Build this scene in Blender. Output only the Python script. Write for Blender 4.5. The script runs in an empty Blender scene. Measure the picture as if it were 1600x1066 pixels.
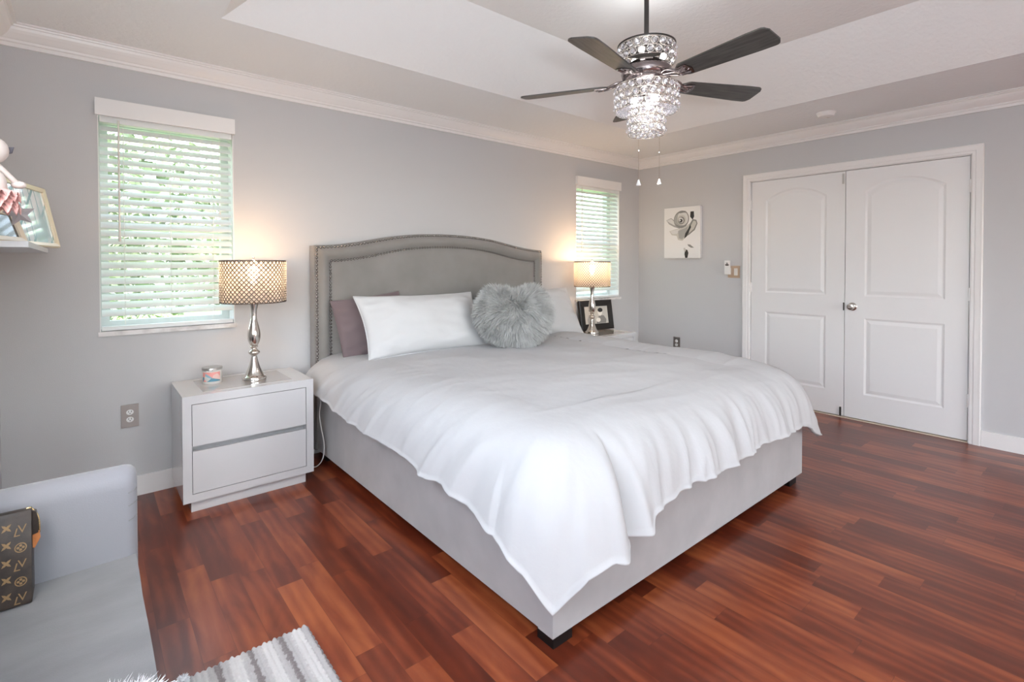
import bpy, bmesh, math, random
import numpy as np
from mathutils import Vector, Matrix, noise as mnoise
random.seed(7); np.random.seed(7)
PI = math.pi
S = bpy.context.scene
COL = S.collection

# ------------------------------------------------------------------ camera
cd = bpy.data.cameras.new('camera'); cam = bpy.data.objects.new('camera', cd); COL.objects.link(cam)
cam.location = (-4.782, -3.461, 1.278)
cam.rotation_euler = (PI/2 - 0.0158, 0.0009, -0.6987)
cd.sensor_width = 36; cd.lens = 789.86/1600*36; cd.shift_y = -(533-424.7)/1600
cd.clip_start = 0.02
S.camera = cam
# ------------------------------------------------------------------ view, world, big lights
S.view_settings.view_transform = 'Standard'; S.view_settings.look = 'None'
S.view_settings.gamma = 1; S.view_settings.use_curve_mapping = False
S.view_settings.exposure = -0.20
W = bpy.data.worlds.new('world'); S.world = W; W.use_nodes = True
nt = W.node_tree; nt.nodes.clear()
sky = nt.nodes.new('ShaderNodeTexSky'); sky.sky_type = 'NISHITA'; sky.sun_disc = False
sky.sun_elevation = math.radians(52); sky.sun_rotation = math.radians(200); sky.air_density = 1.0; sky.dust_density = 2.0
bgn = nt.nodes.new('ShaderNodeBackground'); bgn.inputs['Strength'].default_value = 1.7
wo = nt.nodes.new('ShaderNodeOutputWorld')
hs = nt.nodes.new('ShaderNodeHueSaturation'); hs.inputs['Saturation'].default_value = .5
nt.links.new(sky.outputs[0], hs.inputs['Color']); nt.links.new(hs.outputs[0], bgn.inputs[0]); nt.links.new(bgn.outputs[0], wo.inputs[0])

XW = -5.112   # left wall
def area(name, loc, rot, sx, sy, power, color=(1,1,1), portal=False):
    l = bpy.data.lights.new(name, 'AREA'); l.shape = 'RECTANGLE'; l.size = sx; l.size_y = sy
    l.energy = power; l.color = color
    o = bpy.data.objects.new(name, l); o.location = loc; o.rotation_euler = rot; COL.objects.link(o)
    if portal: l.cycles.is_portal = True
    return o
# daylight: a wide window in the left wall above the sofa (out of frame, mirrored in the picture glass),
# and two added fill lights at invented openings in the unseen south wall
area('daylight_left_window', (XW+.02, -2.70, 1.62), (PI/2, 0, -PI/2), 2.3, 1.3, 11, (0.90, 0.95, 1.0))
area('added_south_fill_wide', (-1.95, -7.42, 1.2), (PI/2, 0, 0), 2.3, 2.0, 1, (0.88, 0.95, 1.0))
area('added_south_fill_small', (-4.35, -7.42, 1.5), (PI/2, 0, 0), 1.1, 1.2, 1, (0.88, 0.95, 1.0))
# added fill behind the camera, in place of bounced flash: it washes the ceiling
area('added_ceiling_bounce', (-4.72, -4.0, 1.3), (PI, 0, 0), .5, .5, 116, (.85, .925, 1.0))
area('portal_left_window', (-4.414, 0.19, 1.48), (-PI/2, 0, 0), 0.64, 1.18, 1, portal=True)
area('portal_right_window', (-0.695, 0.19, 1.48), (-PI/2, 0, 0), 0.69, 1.24, 1, portal=True)
# the sun, on the far side of the house: it lights the garden, not the room
sl = bpy.data.lights.new('sun', 'SUN'); sl.energy = 20.0; sl.angle = math.radians(1); sl.color = (1, .97, .9)
so = bpy.data.objects.new('sun', sl); so.rotation_euler = (math.radians(38), 0, math.radians(20)); COL.objects.link(so)

# ------------------------------------------------------------------ helpers
def bmnew(): return bmesh.new()
def obj(name, bm, mat, parent=None, smooth=False, angle=None):
    me = bpy.data.meshes.new(name)
    if isinstance(bm, tuple):
        me.from_pydata(bm[0], [], bm[1]); me.update()
    else:
        bm.normal_update(); bm.to_mesh(me); bm.free()
    for m in (mat if isinstance(mat, (list, tuple)) else [mat]): me.materials.append(m)
    if smooth:
        me.polygons.foreach_set('use_smooth', [True]*len(me.polygons))
        if angle is not None:
            me.set_sharp_from_angle(angle=math.radians(angle))
    o = bpy.data.objects.new(name, me); COL.objects.link(o)
    if parent is not None: o.parent = parent
    return o
def thing(name, label, cat, loc=(0,0,0), rotz=0, group=None):
    o = bpy.data.objects.new(name, None); COL.objects.link(o); o.empty_display_size = .05
    o.location = loc; o.rotation_euler = (0,0,rotz); tag(o, label, cat, group); return o
def tag(o, label, cat, group=None):
    o['label'] = label; o['category'] = cat
    if group: o['group'] = group
    return o
def struct(o, label=None, cat=None):
    o['kind'] = 'structure'
    if label: o['label'] = label
    if cat: o['category'] = cat
    return o
def dup(root, loc=None, rotz=None, label=None, group=None):
    r = root.copy(); COL.objects.link(r)
    if loc is not None: r.location = loc
    if rotz is not None: r.rotation_euler = (0,0,rotz)
    if label: r['label'] = label
    if group: r['group'] = group
    def rec(a, b):
        for ch in list(a.children):
            c = ch.copy(); COL.objects.link(c); c.parent = b; rec(ch, c)
    rec(root, r); return r
def bevel(bm, w, seg=2, faces=None, ang=30):
    es = [e for e in bm.edges if len(e.link_faces)==2 and e.calc_face_angle(0) > math.radians(ang)]
    if es: bmesh.ops.bevel(bm, geom=es, offset=w, segments=seg, profile=.5, affect='EDGES', clamp_overlap=True)
def box(bm, x0,x1,y0,y1,z0,z1, mi=0):
    vs=[bm.verts.new(p) for p in ((x0,y0,z0),(x1,y0,z0),(x1,y1,z0),(x0,y1,z0),(x0,y0,z1),(x1,y0,z1),(x1,y1,z1),(x0,y1,z1))]
    for f in ((0,3,2,1),(4,5,6,7),(0,1,5,4),(1,2,6,5),(2,3,7,6),(3,0,4,7)):
        fc=bm.faces.new([vs[i] for i in f]); fc.material_index=mi
    return vs
def boxo(name, b, mat, parent=None, bev=0.0, seg=2):
    bm=bmnew(); box(bm,*b)
    if bev: bevel(bm,bev,seg)
    return obj(name,bm,mat,parent,smooth=bool(bev),angle=40 if bev else None)
def lathe(bm, prof, n=32, c=(0,0,0), cap=True, mi=0):
    rings=[]
    for r,z in prof:
        if r<1e-6: rings.append([bm.verts.new((c[0],c[1],c[2]+z))])
        else: rings.append([bm.verts.new((c[0]+r*math.cos(2*PI*k/n),c[1]+r*math.sin(2*PI*k/n),c[2]+z)) for k in range(n)])
    for a,b in zip(rings,rings[1:]):
        for k in range(n):
            k2=(k+1)%n
            if len(a)==1 and len(b)==1: continue
            if len(a)==1: f=bm.faces.new((a[0],b[k2],b[k]))
            elif len(b)==1: f=bm.faces.new((a[k],a[k2],b[0]))
            else: f=bm.faces.new((a[k],a[k2],b[k2],b[k]))
            f.material_index=mi
    if cap:
        if len(rings[0])>1: bm.faces.new(list(reversed(rings[0]))).material_index=mi
        if len(rings[-1])>1: bm.faces.new(rings[-1]).material_index=mi
def tube(bm, pts, r, n=8, closed=False, mi=0, rad=None):
    pts=[Vector(p) for p in pts]; N=len(pts); rings=[]; up=None
    for i,p in enumerate(pts):
        if closed: t=(pts[(i+1)%N]-pts[i-1])
        else: t=pts[min(i+1,N-1)]-pts[max(i-1,0)]
        t.normalize()
        if up is None:
            up=Vector((0,0,1)) if abs(t.z)<.9 else Vector((1,0,0))
        a=(up-t*up.dot(t)); 
        if a.length<1e-6: a=t.orthogonal()
        a.normalize(); b=t.cross(a); up=a
        rr=rad[i] if rad else r
        rings.append([bm.verts.new(p+a*math.cos(2*PI*k/n)*rr+b*math.sin(2*PI*k/n)*rr) for k in range(n)])
    M=N if closed else N-1
    for i in range(M):
        A=rings[i];B=rings[(i+1)%N]
        for k in range(n):
            f=bm.faces.new((A[k],A[(k+1)%n],B[(k+1)%n],B[k])); f.material_index=mi
    if not closed:
        bm.faces.new(list(reversed(rings[0]))).material_index=mi; bm.faces.new(rings[-1]).material_index=mi
def sphere(bm, c, r, sub=2, scale=(1,1,1), mi=0):
    d=bmesh.ops.create_icosphere(bm, subdivisions=sub, radius=r)
    for v in d['verts']: v.co=Vector((v.co.x*scale[0],v.co.y*scale[1],v.co.z*scale[2]))+Vector(c)
    for v in d['verts']:
        for f in v.link_faces: f.material_index=mi
    return d['verts']
def prism(bm, poly, M, h, mi=0):
    """poly in local xy extruded 0..h along local z, placed by matrix M"""
    a=[bm.verts.new(M@Vector((x,y,0))) for x,y in poly]; b=[bm.verts.new(M@Vector((x,y,h))) for x,y in poly]
    n=len(poly)
    bm.faces.new(list(reversed(a))).material_index=mi; bm.faces.new(b).material_index=mi
    for i in range(n):
        bm.faces.new((a[i],a[(i+1)%n],b[(i+1)%n],b[i])).material_index=mi
def sweep(bm, prof, path_fn, mi=0):
    rings=[[bm.verts.new(p) for p in path_fn(q)] for q in prof]
    for A,B in zip(rings,rings[1:]):
        for i in range(len(A)-1):
            bm.faces.new((A[i],A[i+1],B[i+1],B[i])).material_index=mi

# ------------------------------------------------------------------ materials
def mat(name, color, rough=.5, metal=0, spec=.5, bump=None, coat=0, coat_r=.05, sheen=0, trans=0, ior=1.45, emit=None, es=1, bumpdist=.01):
    m=bpy.data.materials.new(name); m.use_nodes=True; t=m.node_tree; b=t.nodes['Principled BSDF']
    b.inputs['Base Color'].default_value=(*color,1); b.inputs['Roughness'].default_value=rough
    b.inputs['Metallic'].default_value=metal; b.inputs['Specular IOR Level'].default_value=spec
    b.inputs['Coat Weight'].default_value=coat; b.inputs['Coat Roughness'].default_value=coat_r
    b.inputs['Sheen Weight'].default_value=sheen; b.inputs['Transmission Weight'].default_value=trans; b.inputs['IOR'].default_value=ior
    if emit: b.inputs['Emission Color'].default_value=(*emit,1); b.inputs['Emission Strength'].default_value=es
    if bump:
        sc,st,det=bump
        tc=t.nodes.new('ShaderNodeTexCoord'); n=t.nodes.new('ShaderNodeTexNoise'); n.inputs['Scale'].default_value=sc; n.inputs['Detail'].default_value=det
        bp=t.nodes.new('ShaderNodeBump'); bp.inputs['Strength'].default_value=st; bp.inputs['Distance'].default_value=bumpdist
        t.links.new(tc.outputs['Object'],n.inputs['Vector']); t.links.new(n.outputs[0],bp.inputs['Height']); t.links.new(bp.outputs[0],b.inputs['Normal'])
    return m
def noise_color(m, c1, c2, scale, detail=3, stretch=(1,1,1), lo=.35, hi=.65, rough=.55):
    t=m.node_tree; b=t.nodes['Principled BSDF']
    tc=t.nodes.new('ShaderNodeTexCoord'); mp=t.nodes.new('ShaderNodeMapping'); mp.inputs['Scale'].default_value=stretch
    n=t.nodes.new('ShaderNodeTexNoise'); n.inputs['Scale'].default_value=scale; n.inputs['Detail'].default_value=detail; n.inputs['Roughness'].default_value=rough
    r=t.nodes.new('ShaderNodeValToRGB'); r.color_ramp.elements[0].position=lo; r.color_ramp.elements[1].position=hi
    r.color_ramp.elements[0].color=(*c1,1); r.color_ramp.elements[1].color=(*c2,1)
    t.links.new(tc.outputs['Object'],mp.inputs[0]); t.links.new(mp.outputs[0],n.inputs['Vector']); t.links.new(n.outputs[0],r.inputs[0]); t.links.new(r.outputs[0],b.inputs['Base Color'])
    return m
def glass_thin(name, tint=(1,1,1), refl=.08):
    m=bpy.data.materials.new(name); m.use_nodes=True; t=m.node_tree; t.nodes.clear()
    o=t.nodes.new('ShaderNodeOutputMaterial'); mx=t.nodes.new('ShaderNodeMixShader'); tr=t.nodes.new('ShaderNodeBsdfTransparent'); g=t.nodes.new('ShaderNodeBsdfGlossy')
    tr.inputs[0].default_value=(*tint,1); g.inputs['Roughness'].default_value=.02
    lw=t.nodes.new('ShaderNodeLayerWeight'); lw.inputs[0].default_value=.5
    pw=t.nodes.new('ShaderNodeMath'); pw.operation='POWER'; pw.inputs[1].default_value=4; fr=t.nodes.new('ShaderNodeMath'); fr.operation='MULTIPLY_ADD'; fr.inputs[1].default_value=.5; fr.inputs[2].default_value=.035
    t.links.new(lw.outputs['Facing'],pw.inputs[0]); t.links.new(pw.outputs[0],fr.inputs[0])
    t.links.new(fr.outputs[0],mx.inputs[0]); t.links.new(tr.outputs[0],mx.inputs[1]); t.links.new(g.outputs[0],mx.inputs[2]); t.links.new(mx.outputs[0],o.inputs[0])
    return m
def crystal(name, tint=(1,1,1), transp=.35, gloss=.45, transl=.2, rough=.08):
    """clear cut crystal: part see-through, part mirror-like facets, part scattered light"""
    m=bpy.data.materials.new(name); m.use_nodes=True; t=m.node_tree; t.nodes.clear()
    o=t.nodes.new('ShaderNodeOutputMaterial'); m1=t.nodes.new('ShaderNodeMixShader'); m2=t.nodes.new('ShaderNodeMixShader')
    tr=t.nodes.new('ShaderNodeBsdfTransparent'); g=t.nodes.new('ShaderNodeBsdfGlossy'); tl=t.nodes.new('ShaderNodeBsdfTranslucent')
    for n in (tr,g,tl): n.inputs['Color'].default_value=(*tint,1)
    g.inputs['Roughness'].default_value=rough
    m1.inputs[0].default_value=gloss/(gloss+transl); t.links.new(tl.outputs[0],m1.inputs[1]); t.links.new(g.outputs[0],m1.inputs[2])
    m2.inputs[0].default_value=1-transp; t.links.new(tr.outputs[0],m2.inputs[1]); t.links.new(m1.outputs[0],m2.inputs[2]); t.links.new(m2.outputs[0],o.inputs[0])
    return m

M={}
M['wall']=mat('painted_wall_grey',(.565,.565,.57),.62,bump=(260,.12,2),spec=.3,bumpdist=.004)
M['ceil']=mat('knockdown_ceiling_white',(.84,.86,.87),.75,bump=(38,.28,3),spec=.2,bumpdist=.012)
M['tray']=mat('tray_ceiling_white',(.83,.83,.82),.75,bump=(38,.28,3),spec=.2,bumpdist=.012)
M['trim']=mat('semi_gloss_white_trim',(.82,.81,.80),.32)
M['door']=mat('door_paint_white',(.80,.80,.80),.38)
M['white_lacquer']=mat('white_lacquer',(.60,.605,.61),.12,coat=.5,coat_r=.04)
M['nickel']=mat('brushed_nickel',(.62,.58,.54),.22,1)
M['chrome']=mat('polished_nickel',(.78,.75,.71),.07,1)
M['mercury']=mat('mercury_silver_lamp',(.72,.69,.64),.13,1,bump=(60,.06,3),bumpdist=.003)
M['dark_nickel']=mat('smoky_nickel',(.30,.26,.26),.18,1)
M['bronze']=mat('dark_bronze',(.055,.05,.047),.35,.7)
M['sheet']=mat('white_cotton',(.515,.515,.52),.9,sheen=.0,bump=(16,.30,6),spec=.2,bumpdist=.008)
M['pillowcase']=mat('white_pillowcase',(.60,.607,.61),.9,sheen=.0,bump=(14,.22,6),spec=.2,bumpdist=.008)
M['mauve']=mat('mauve_grey_cotton',(.175,.135,.14),.85,sheen=.15,bump=(300,.15,2),spec=.2,bumpdist=.002)
M['velvet']=mat('light_grey_velvet',(.40,.385,.37),.85,sheen=.45,spec=.2,bump=(500,.05,2))
noise_color(M['velvet'],(.35,.337,.335),(.415,.403,.40),5,3,lo=.3,hi=.7)
M['headboard']=mat('taupe_grey_velvet',(.30,.28,.265),.85,sheen=.45,spec=.2,bump=(500,.05,2))
noise_color(M['headboard'],(.225,.213,.20),(.265,.252,.238),4,3,lo=.3,hi=.7)
M['nail']=mat('nailhead_pewter',(.30,.28,.265),.22,1)
M['black_wood']=mat('black_wood',(.006,.006,.006),.4)
M['sofa']=mat('pale_grey_suede',(.42,.425,.43),.9,sheen=.3,spec=.2,bump=(300,.06,2))
noise_color(M['sofa'],(.165,.166,.176),(.215,.217,.227),3.5,4,lo=.3,hi=.7,stretch=(1,2.2,1))
M['sofa_arm']=mat('pale_grey_suede_arm',(.245,.25,.275),.9,sheen=.35,spec=.2,bump=(300,.05,2))
M['white_plastic']=mat('white_plastic',(.80,.80,.79),.35)
M['off_white']=mat('offwhite_plastic',(.72,.70,.66),.4)
M['slot']=mat('socket_slot_dark',(.03,.03,.03),.5)
M['blind']=mat('white_faux_wood_slats',(.80,.83,.83),.38)
tb=M['blind'].node_tree; 
M['marble']=mat('white_marble_sill',(.78,.77,.76),.2)
noise_color(M['marble'],(.55,.54,.53),(.82,.81,.80),9,5,lo=.35,hi=.55)
M['alu']=mat('white_aluminium_frame',(.72,.76,.76),.35)
M['pane']=glass_thin('window_glass',(.97,1,.985))
M['pictureglass']=glass_thin('picture_glass')
M['blackframe']=mat('black_picture_frame',(.012,.010,.009),.3)
M['goldframe']=mat('champagne_gold_frame',(.74,.62,.46),.32,.75)
M['leather']=mat('vachetta_leather',(.50,.18,.055),.5,bump=(150,.2,3))
M['canvasbag']=mat('brown_coated_canvas',(.030,.021,.017),.38,bump=(220,.15,2),bumpdist=.002)
noise_color(M['canvasbag'],(.022,.016,.013),(.042,.030,.024),30,3)
M['monogram']=mat('tan_print',(.24,.155,.075),.4)
M['brass']=mat('brass',(.80,.60,.30),.25,1)
M['fur']=mat('grey_faux_fur',(.43,.45,.44),.75,sheen=.3,spec=.3)
noise_color(M['fur'],(.41,.415,.405),(.66,.665,.655),11,4,lo=.25,hi=.7)
M['whitefur']=mat('white_fluffy_yarn',(.82,.83,.86),.8,sheen=.3)
M['pinktulle']=mat('pink_tulle',(.80,.45,.42),.85,sheen=.3)
M['dollcloth']=mat('cream_doll_cloth',(.78,.70,.66),.85)
M['silverstar']=mat('silver_satin',(.50,.47,.48),.35,.45)
M['fanblade']=mat('weathered_grey_oak',(.07,.068,.062),.38)
noise_color(M['fanblade'],(.035,.034,.031),(.105,.10,.092),6,5,stretch=(1,9,1),lo=.3,hi=.7)
M['crystal']=crystal('clear_crystal',(.97,.97,1),.40,.48,.12)
M['shade_crystal']=crystal('shade_crystal',(1,.96,.92),.35,.15,.50)
M['wire']=mat('shade_silver_wire',(.16,.135,.12),.4,.6)
M['bulb_warm']=mat('lit_bulb_warm',(1,1,1),.3,emit=(1,.80,.56),es=14)
M['bulb_cool']=mat('lit_bulb_cool',(1,1,1),.3,emit=(1,.97,.95),es=7)
M['cable']=mat('white_cable',(.80,.79,.76),.4)
M['threshold']=mat('tan_threshold_with_light_leak',(.72,.62,.50),.45)  # tan strip, paled to stand for light leaking under the doors
M['runner']=mat('grey_glass_inlay',(.46,.43,.42),.06,coat=.8,coat_r=.02)
M['wax']=mat('candle_wax_white',(.82,.78,.72),.4)
M['lid']=mat('brushed_tin_lid',(.55,.54,.52),.28,1)

# floor laminate: strips along Y, each strip cut into staves of its own tone, grain along Y
def floor_mat():
    m=bpy.data.materials.new('cherry_laminate_strips'); m.use_nodes=True; t=m.node_tree; b=t.nodes['Principled BSDF']
    N=lambda k:t.nodes.new(k); L=t.links.new
    tc=N('ShaderNodeTexCoord'); sp=N('ShaderNodeSeparateXYZ'); L(tc.outputs['Object'],sp.inputs[0])
    def ma(op,a,bv=None,c=None):
        n=N('ShaderNodeMath'); n.operation=op
        for i,v in enumerate((a,bv,c)):
            if v is None: continue
            if isinstance(v,(int,float)): n.inputs[i].default_value=v
            else: L(v,n.inputs[i])
        return n.outputs[0]
    w,l=.096,.62
    xs=ma('DIVIDE',sp.outputs[0],w); row=ma('FLOOR',xs)
    wn=N('ShaderNodeTexWhiteNoise'); wn.noise_dimensions='1D'; L(row,wn.inputs['W'])
    ys=ma('ADD',ma('DIVIDE',sp.outputs[1],l),ma('MULTIPLY',wn.outputs['Value'],7.3)); colm=ma('FLOOR',ys)
    cb=N('ShaderNodeCombineXYZ'); L(row,cb.inputs[0]); L(colm,cb.inputs[1])
    wn2=N('ShaderNodeTexWhiteNoise'); wn2.noise_dimensions='3D'; L(cb.outputs[0],wn2.inputs['Vector'])
    # grain: stretched noise, offset per stave, warped
    off=N('ShaderNodeVectorMath'); off.operation='SCALE'; L(wn2.outputs['Color'],off.inputs[0]); off.inputs['Scale'].default_value=40
    ad=N('ShaderNodeVectorMath'); ad.operation='ADD'; L(tc.outputs['Object'],ad.inputs[0]); L(off.outputs[0],ad.inputs[1])
    mp=N('ShaderNodeMapping'); mp.inputs['Scale'].default_value=(6,1.5,1); L(ad.outputs[0],mp.inputs[0])
    n1=N('ShaderNodeTexNoise'); n1.inputs['Scale'].default_value=1.9; n1.inputs['Detail'].default_value=5; n1.inputs['Distortion'].default_value=.5; L(mp.outputs[0],n1.inputs['Vector'])
    mp2=N('ShaderNodeMapping'); mp2.inputs['Scale'].default_value=(34,.9,1); L(ad.outputs[0],mp2.inputs[0])
    n2=N('ShaderNodeTexNoise'); n2.inputs['Scale'].default_value=3; n2.inputs['Detail'].default_value=4; L(mp2.outputs[0],n2.inputs['Vector'])
    wv=N('ShaderNodeTexWave'); wv.inputs['Scale'].default_value=1.1; wv.inputs['Distortion'].default_value=7; wv.inputs['Detail'].default_value=2; wv.inputs['Detail Scale'].default_value=.7; L(mp.outputs[0],wv.inputs['Vector'])
    g=ma('ADD',ma('MULTIPLY',n1.outputs[0],.80),ma('ADD',ma('MULTIPLY',n2.outputs[0],.08),ma('MULTIPLY',wv.outputs[1],.12)))
    f=ma('ADD',ma('MULTIPLY',g,.85),ma('MULTIPLY',ma('SUBTRACT',wn2.outputs['Value'],.5),.30))
    r=N('ShaderNodeValToRGB'); L(f,r.inputs[0]); e=r.color_ramp.elements
    e[0].position=.10; e[0].color=(.075,.014,.0065,1); e[1].position=.72; e[1].color=(.36,.098,.034,1)
    k=e.new(.36); k.color=(.130,.0235,.0095,1); k=e.new(.50); k.color=(.215,.045,.0165,1)
    # seams
    fx=ma('ABSOLUTE',ma('SUBTRACT',ma('FRACT',xs),.5)); fy=ma('ABSOLUTE',ma('SUBTRACT',ma('FRACT',ys),.5))
    sx=ma('GREATER_THAN',fx,.491); sy=ma('GREATER_THAN',fy,.4985); seam=ma('MAXIMUM',sx,sy)
    mx=N('ShaderNodeMix'); mx.data_type='RGBA'; mx.inputs['Factor'].default_value=0; L(ma('MULTIPLY',seam,.45),mx.inputs['Factor']); L(r.outputs[0],mx.inputs['A']); mx.inputs['B'].default_value=(.06,.014,.007,1)
    L(mx.outputs['Result'],b.inputs['Base Color'])
    b.inputs['Roughness'].default_value=.27; b.inputs['Specular IOR Level'].default_value=.5
    b.inputs['Roughness'].default_value=.29
    bp=N('ShaderNodeBump'); bp.inputs['Strength'].default_value=.06; bp.inputs['Distance'].default_value=.004; L(ma('SUBTRACT',1.0,seam),bp.inputs['Height']); L(bp.outputs[0],b.inputs['Normal'])
    return m
M['floor']=floor_mat()

# ------------------------------------------------------------------ room shell
XL,XR,YB,YF=-5.112,0.0,0.0,-7.40
HC=2.435; HT=2.75
bm=bmnew(); box(bm,XL-.2,XR+.2,YF-.2,YB+.25,-.1,0); struct(obj('floor',bm,M['floor']))
def wall_with_holes(name, axis, at, thick, a0,a1,z0,z1, holes, mt):
    """vertical slab; axis 'x' = runs along X at Y=at (thick towards +), 'y' = runs along Y at X=at"""
    bm=bmnew(); hs=sorted(holes); cuts=[a0]
    for h in hs: cuts+=[h[0],h[1]]
    cuts.append(a1)
    def bx(p0,p1,q0,q1):
        if p1-p0<1e-4 or q1-q0<1e-4: return
        if axis=='x': box(bm,p0,p1,min(at,at+thick),max(at,at+thick),q0,q1)
        else: box(bm,min(at,at+thick),max(at,at+thick),p0,p1,q0,q1)
    for i in range(0,len(cuts),2): bx(cuts[i],cuts[i+1],z0,z1)
    for h in hs: bx(h[0],h[1],z0,h[2]); bx(h[0],h[1],h[3],z1)
    return struct(obj(name,bm,mt))
W1=(-4.734,-4.094,.915,2.09); W2=(-1.038,-.355,.915,2.09)
wall_with_holes('wall_back','x',YB,.22,XL-.2,XR+.2,0,HT+.1,[W1,W2],M['wall'])
DL,DM,DR=-1.2636,-2.0346,-2.803
wall_with_holes('wall_right','y',XR,.2,YF-.2,YB,0,HT+.1,[(DR-.012,DL+.012,-.001,2.052)],M['wall'])
wall_with_holes('wall_left','y',XL,-.2,YF-.2,YB,0,HT+.1,[(-3.87,-1.53,.93,2.27)],M['wall'])
wall_with_holes('wall_front','x',YF,-.2,XL,XR,0,HT+.1,[(-4.9,-3.8,.9,2.1),(-3.1,-.8,0.02,2.2)],M['wall'])  # both openings are invented, to let in fill daylight
# closet behind the double door keeps it closed and dark
bm=bmnew(); box(bm,.2,.25,-3.2,-.9,0,2.4); struct(obj('wall_closet',bm,M['wall']))
# ceiling with raised tray
T0=(-4.287,-.828,-4.6,-.745); ins=.372
bm=bmnew()
o4=[(XL-.2,YF-.2),(XR+.2,YF-.2),(XR+.2,YB+.2),(XL-.2,YB+.2)]
i4=[(T0[0],T0[2]),(T0[1],T0[2]),(T0[1],T0[3]),(T0[0],T0[3])]
u4=[(T0[0]+ins,T0[2]+ins),(T0[1]-ins,T0[2]+ins),(T0[1]-ins,T0[3]-ins),(T0[0]+ins,T0[3]-ins)]
A=[bm.verts.new((x,y,HC)) for x,y in o4]; B=[bm.verts.new((x,y,HC)) for x,y in i4]
for i in range(4): bm.faces.new((A[i],A[(i+1)%4],B[(i+1)%4],B[i]))
B2=[bm.verts.new((x,y,HC)) for x,y in i4]; U=[bm.verts.new((x,y,HT)) for x,y in u4]
for i in range(4): bm.faces.new((B2[i],B2[(i+1)%4],U[(i+1)%4],U[i])).material_index=1
bm.faces.new(U).material_index=1
for f in bm.faces: f.normal_update()
ceil=struct(obj('ceiling',bm,[M['ceil'],M['tray']]))
# roof slab above
bm=bmnew(); box(bm,XL-.2,XR+.2,YF-.2,YB+.22,HT+.1,HT+.2); struct(obj('ceiling_slab',bm,M['ceil']))
# crown moulding: profile (distance from wall, height)
CP=[(0,2.335),(.012,2.335),(.014,2.352),(.022,2.356),(.024,2.366),(.030,2.370),(.040,2.380),(.052,2.393),(.060,2.405),(.064,2.417),(.072,2.419),(.074,2.426),(.085,2.427),(.085,HC)]
def crown(name,p0,p1,nrm,m0,m1):
    bm=bmnew(); p0=Vector(p0);p1=Vector(p1);n=Vector(nrm);d=(p1-p0).normalized()
    sweep(bm,CP,lambda q:[p0+n*q[0]+d*q[0]*m0+Vector((0,0,q[1])),p1+n*q[0]-d*q[0]*m1+Vector((0,0,q[1]))])
    bmesh.ops.recalc_face_normals(bm,faces=bm.faces)
    return struct(obj(name,bm,M['trim']))
crown('trim_1',(XL,0,0),(XR,0,0),(0,-1,0),1,1)
crown('trim_2',(XR,0,0),(XR,YF,0),(-1,0,0),1,1)
crown('trim_3',(XL,YF,0),(XL,0,0),(1,0,0),1,1)
crown('trim_4',(XR,YF,0),(XL,YF,0),(0,1,0),1,1)
# baseboards
def baseb(name,b):
    return struct(boxo(name,b,M['trim'],bev=.004,seg=2))
baseb('baseboard_back',(XL,XR,-.013,0,0,.108))
CW=.068
bm=bmnew(); box(bm,-.013,0,YF,DR-.012-CW+.006,0,.108); box(bm,-.013,0,DL+.012+CW-.006,-.013,0,.108); bevel(bm,.004); struct(obj('baseboard_right',bm,M['trim'],smooth=True,angle=40))
baseb('baseboard_left',(XL,XL+.013,YF,-.013,0,.108))

# ---- double door
# casing: profile swept round the opening
bm=bmnew()
c0,c1,ct=DL+.012,DR-.012,2.052
prof=[(0,0),(0,.010),(.006,.014),(.022,.014),(.026,.018),(.050,.020),(.060,.022),(.066,.018),(.066,0)]
sweep(bm,prof,lambda q:[(-q[1],c0-.006+q[0]+.0,0),(-q[1],c0-.006+q[0],ct-.006+q[0]),(-q[1],c1+.006-q[0],ct-.006+q[0]),(-q[1],c1+.006-q[0],0)])
bmesh.ops.recalc_face_normals(bm,faces=bm.faces); struct(obj('trim_5',bm,M['trim']))
bm=bmnew(); box(bm,.0,.2,c0-.010,c0,0,ct); box(bm,.0,.2,c1,c1+.010,0,ct); box(bm,.0,.2,c1,c0,ct-.010,ct); struct(obj('trim_6',bm,M['trim']))
struct(boxo('trim_7',(-.004,.06,c1+.010,c0-.010,0,.006),M['threshold']))
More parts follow.
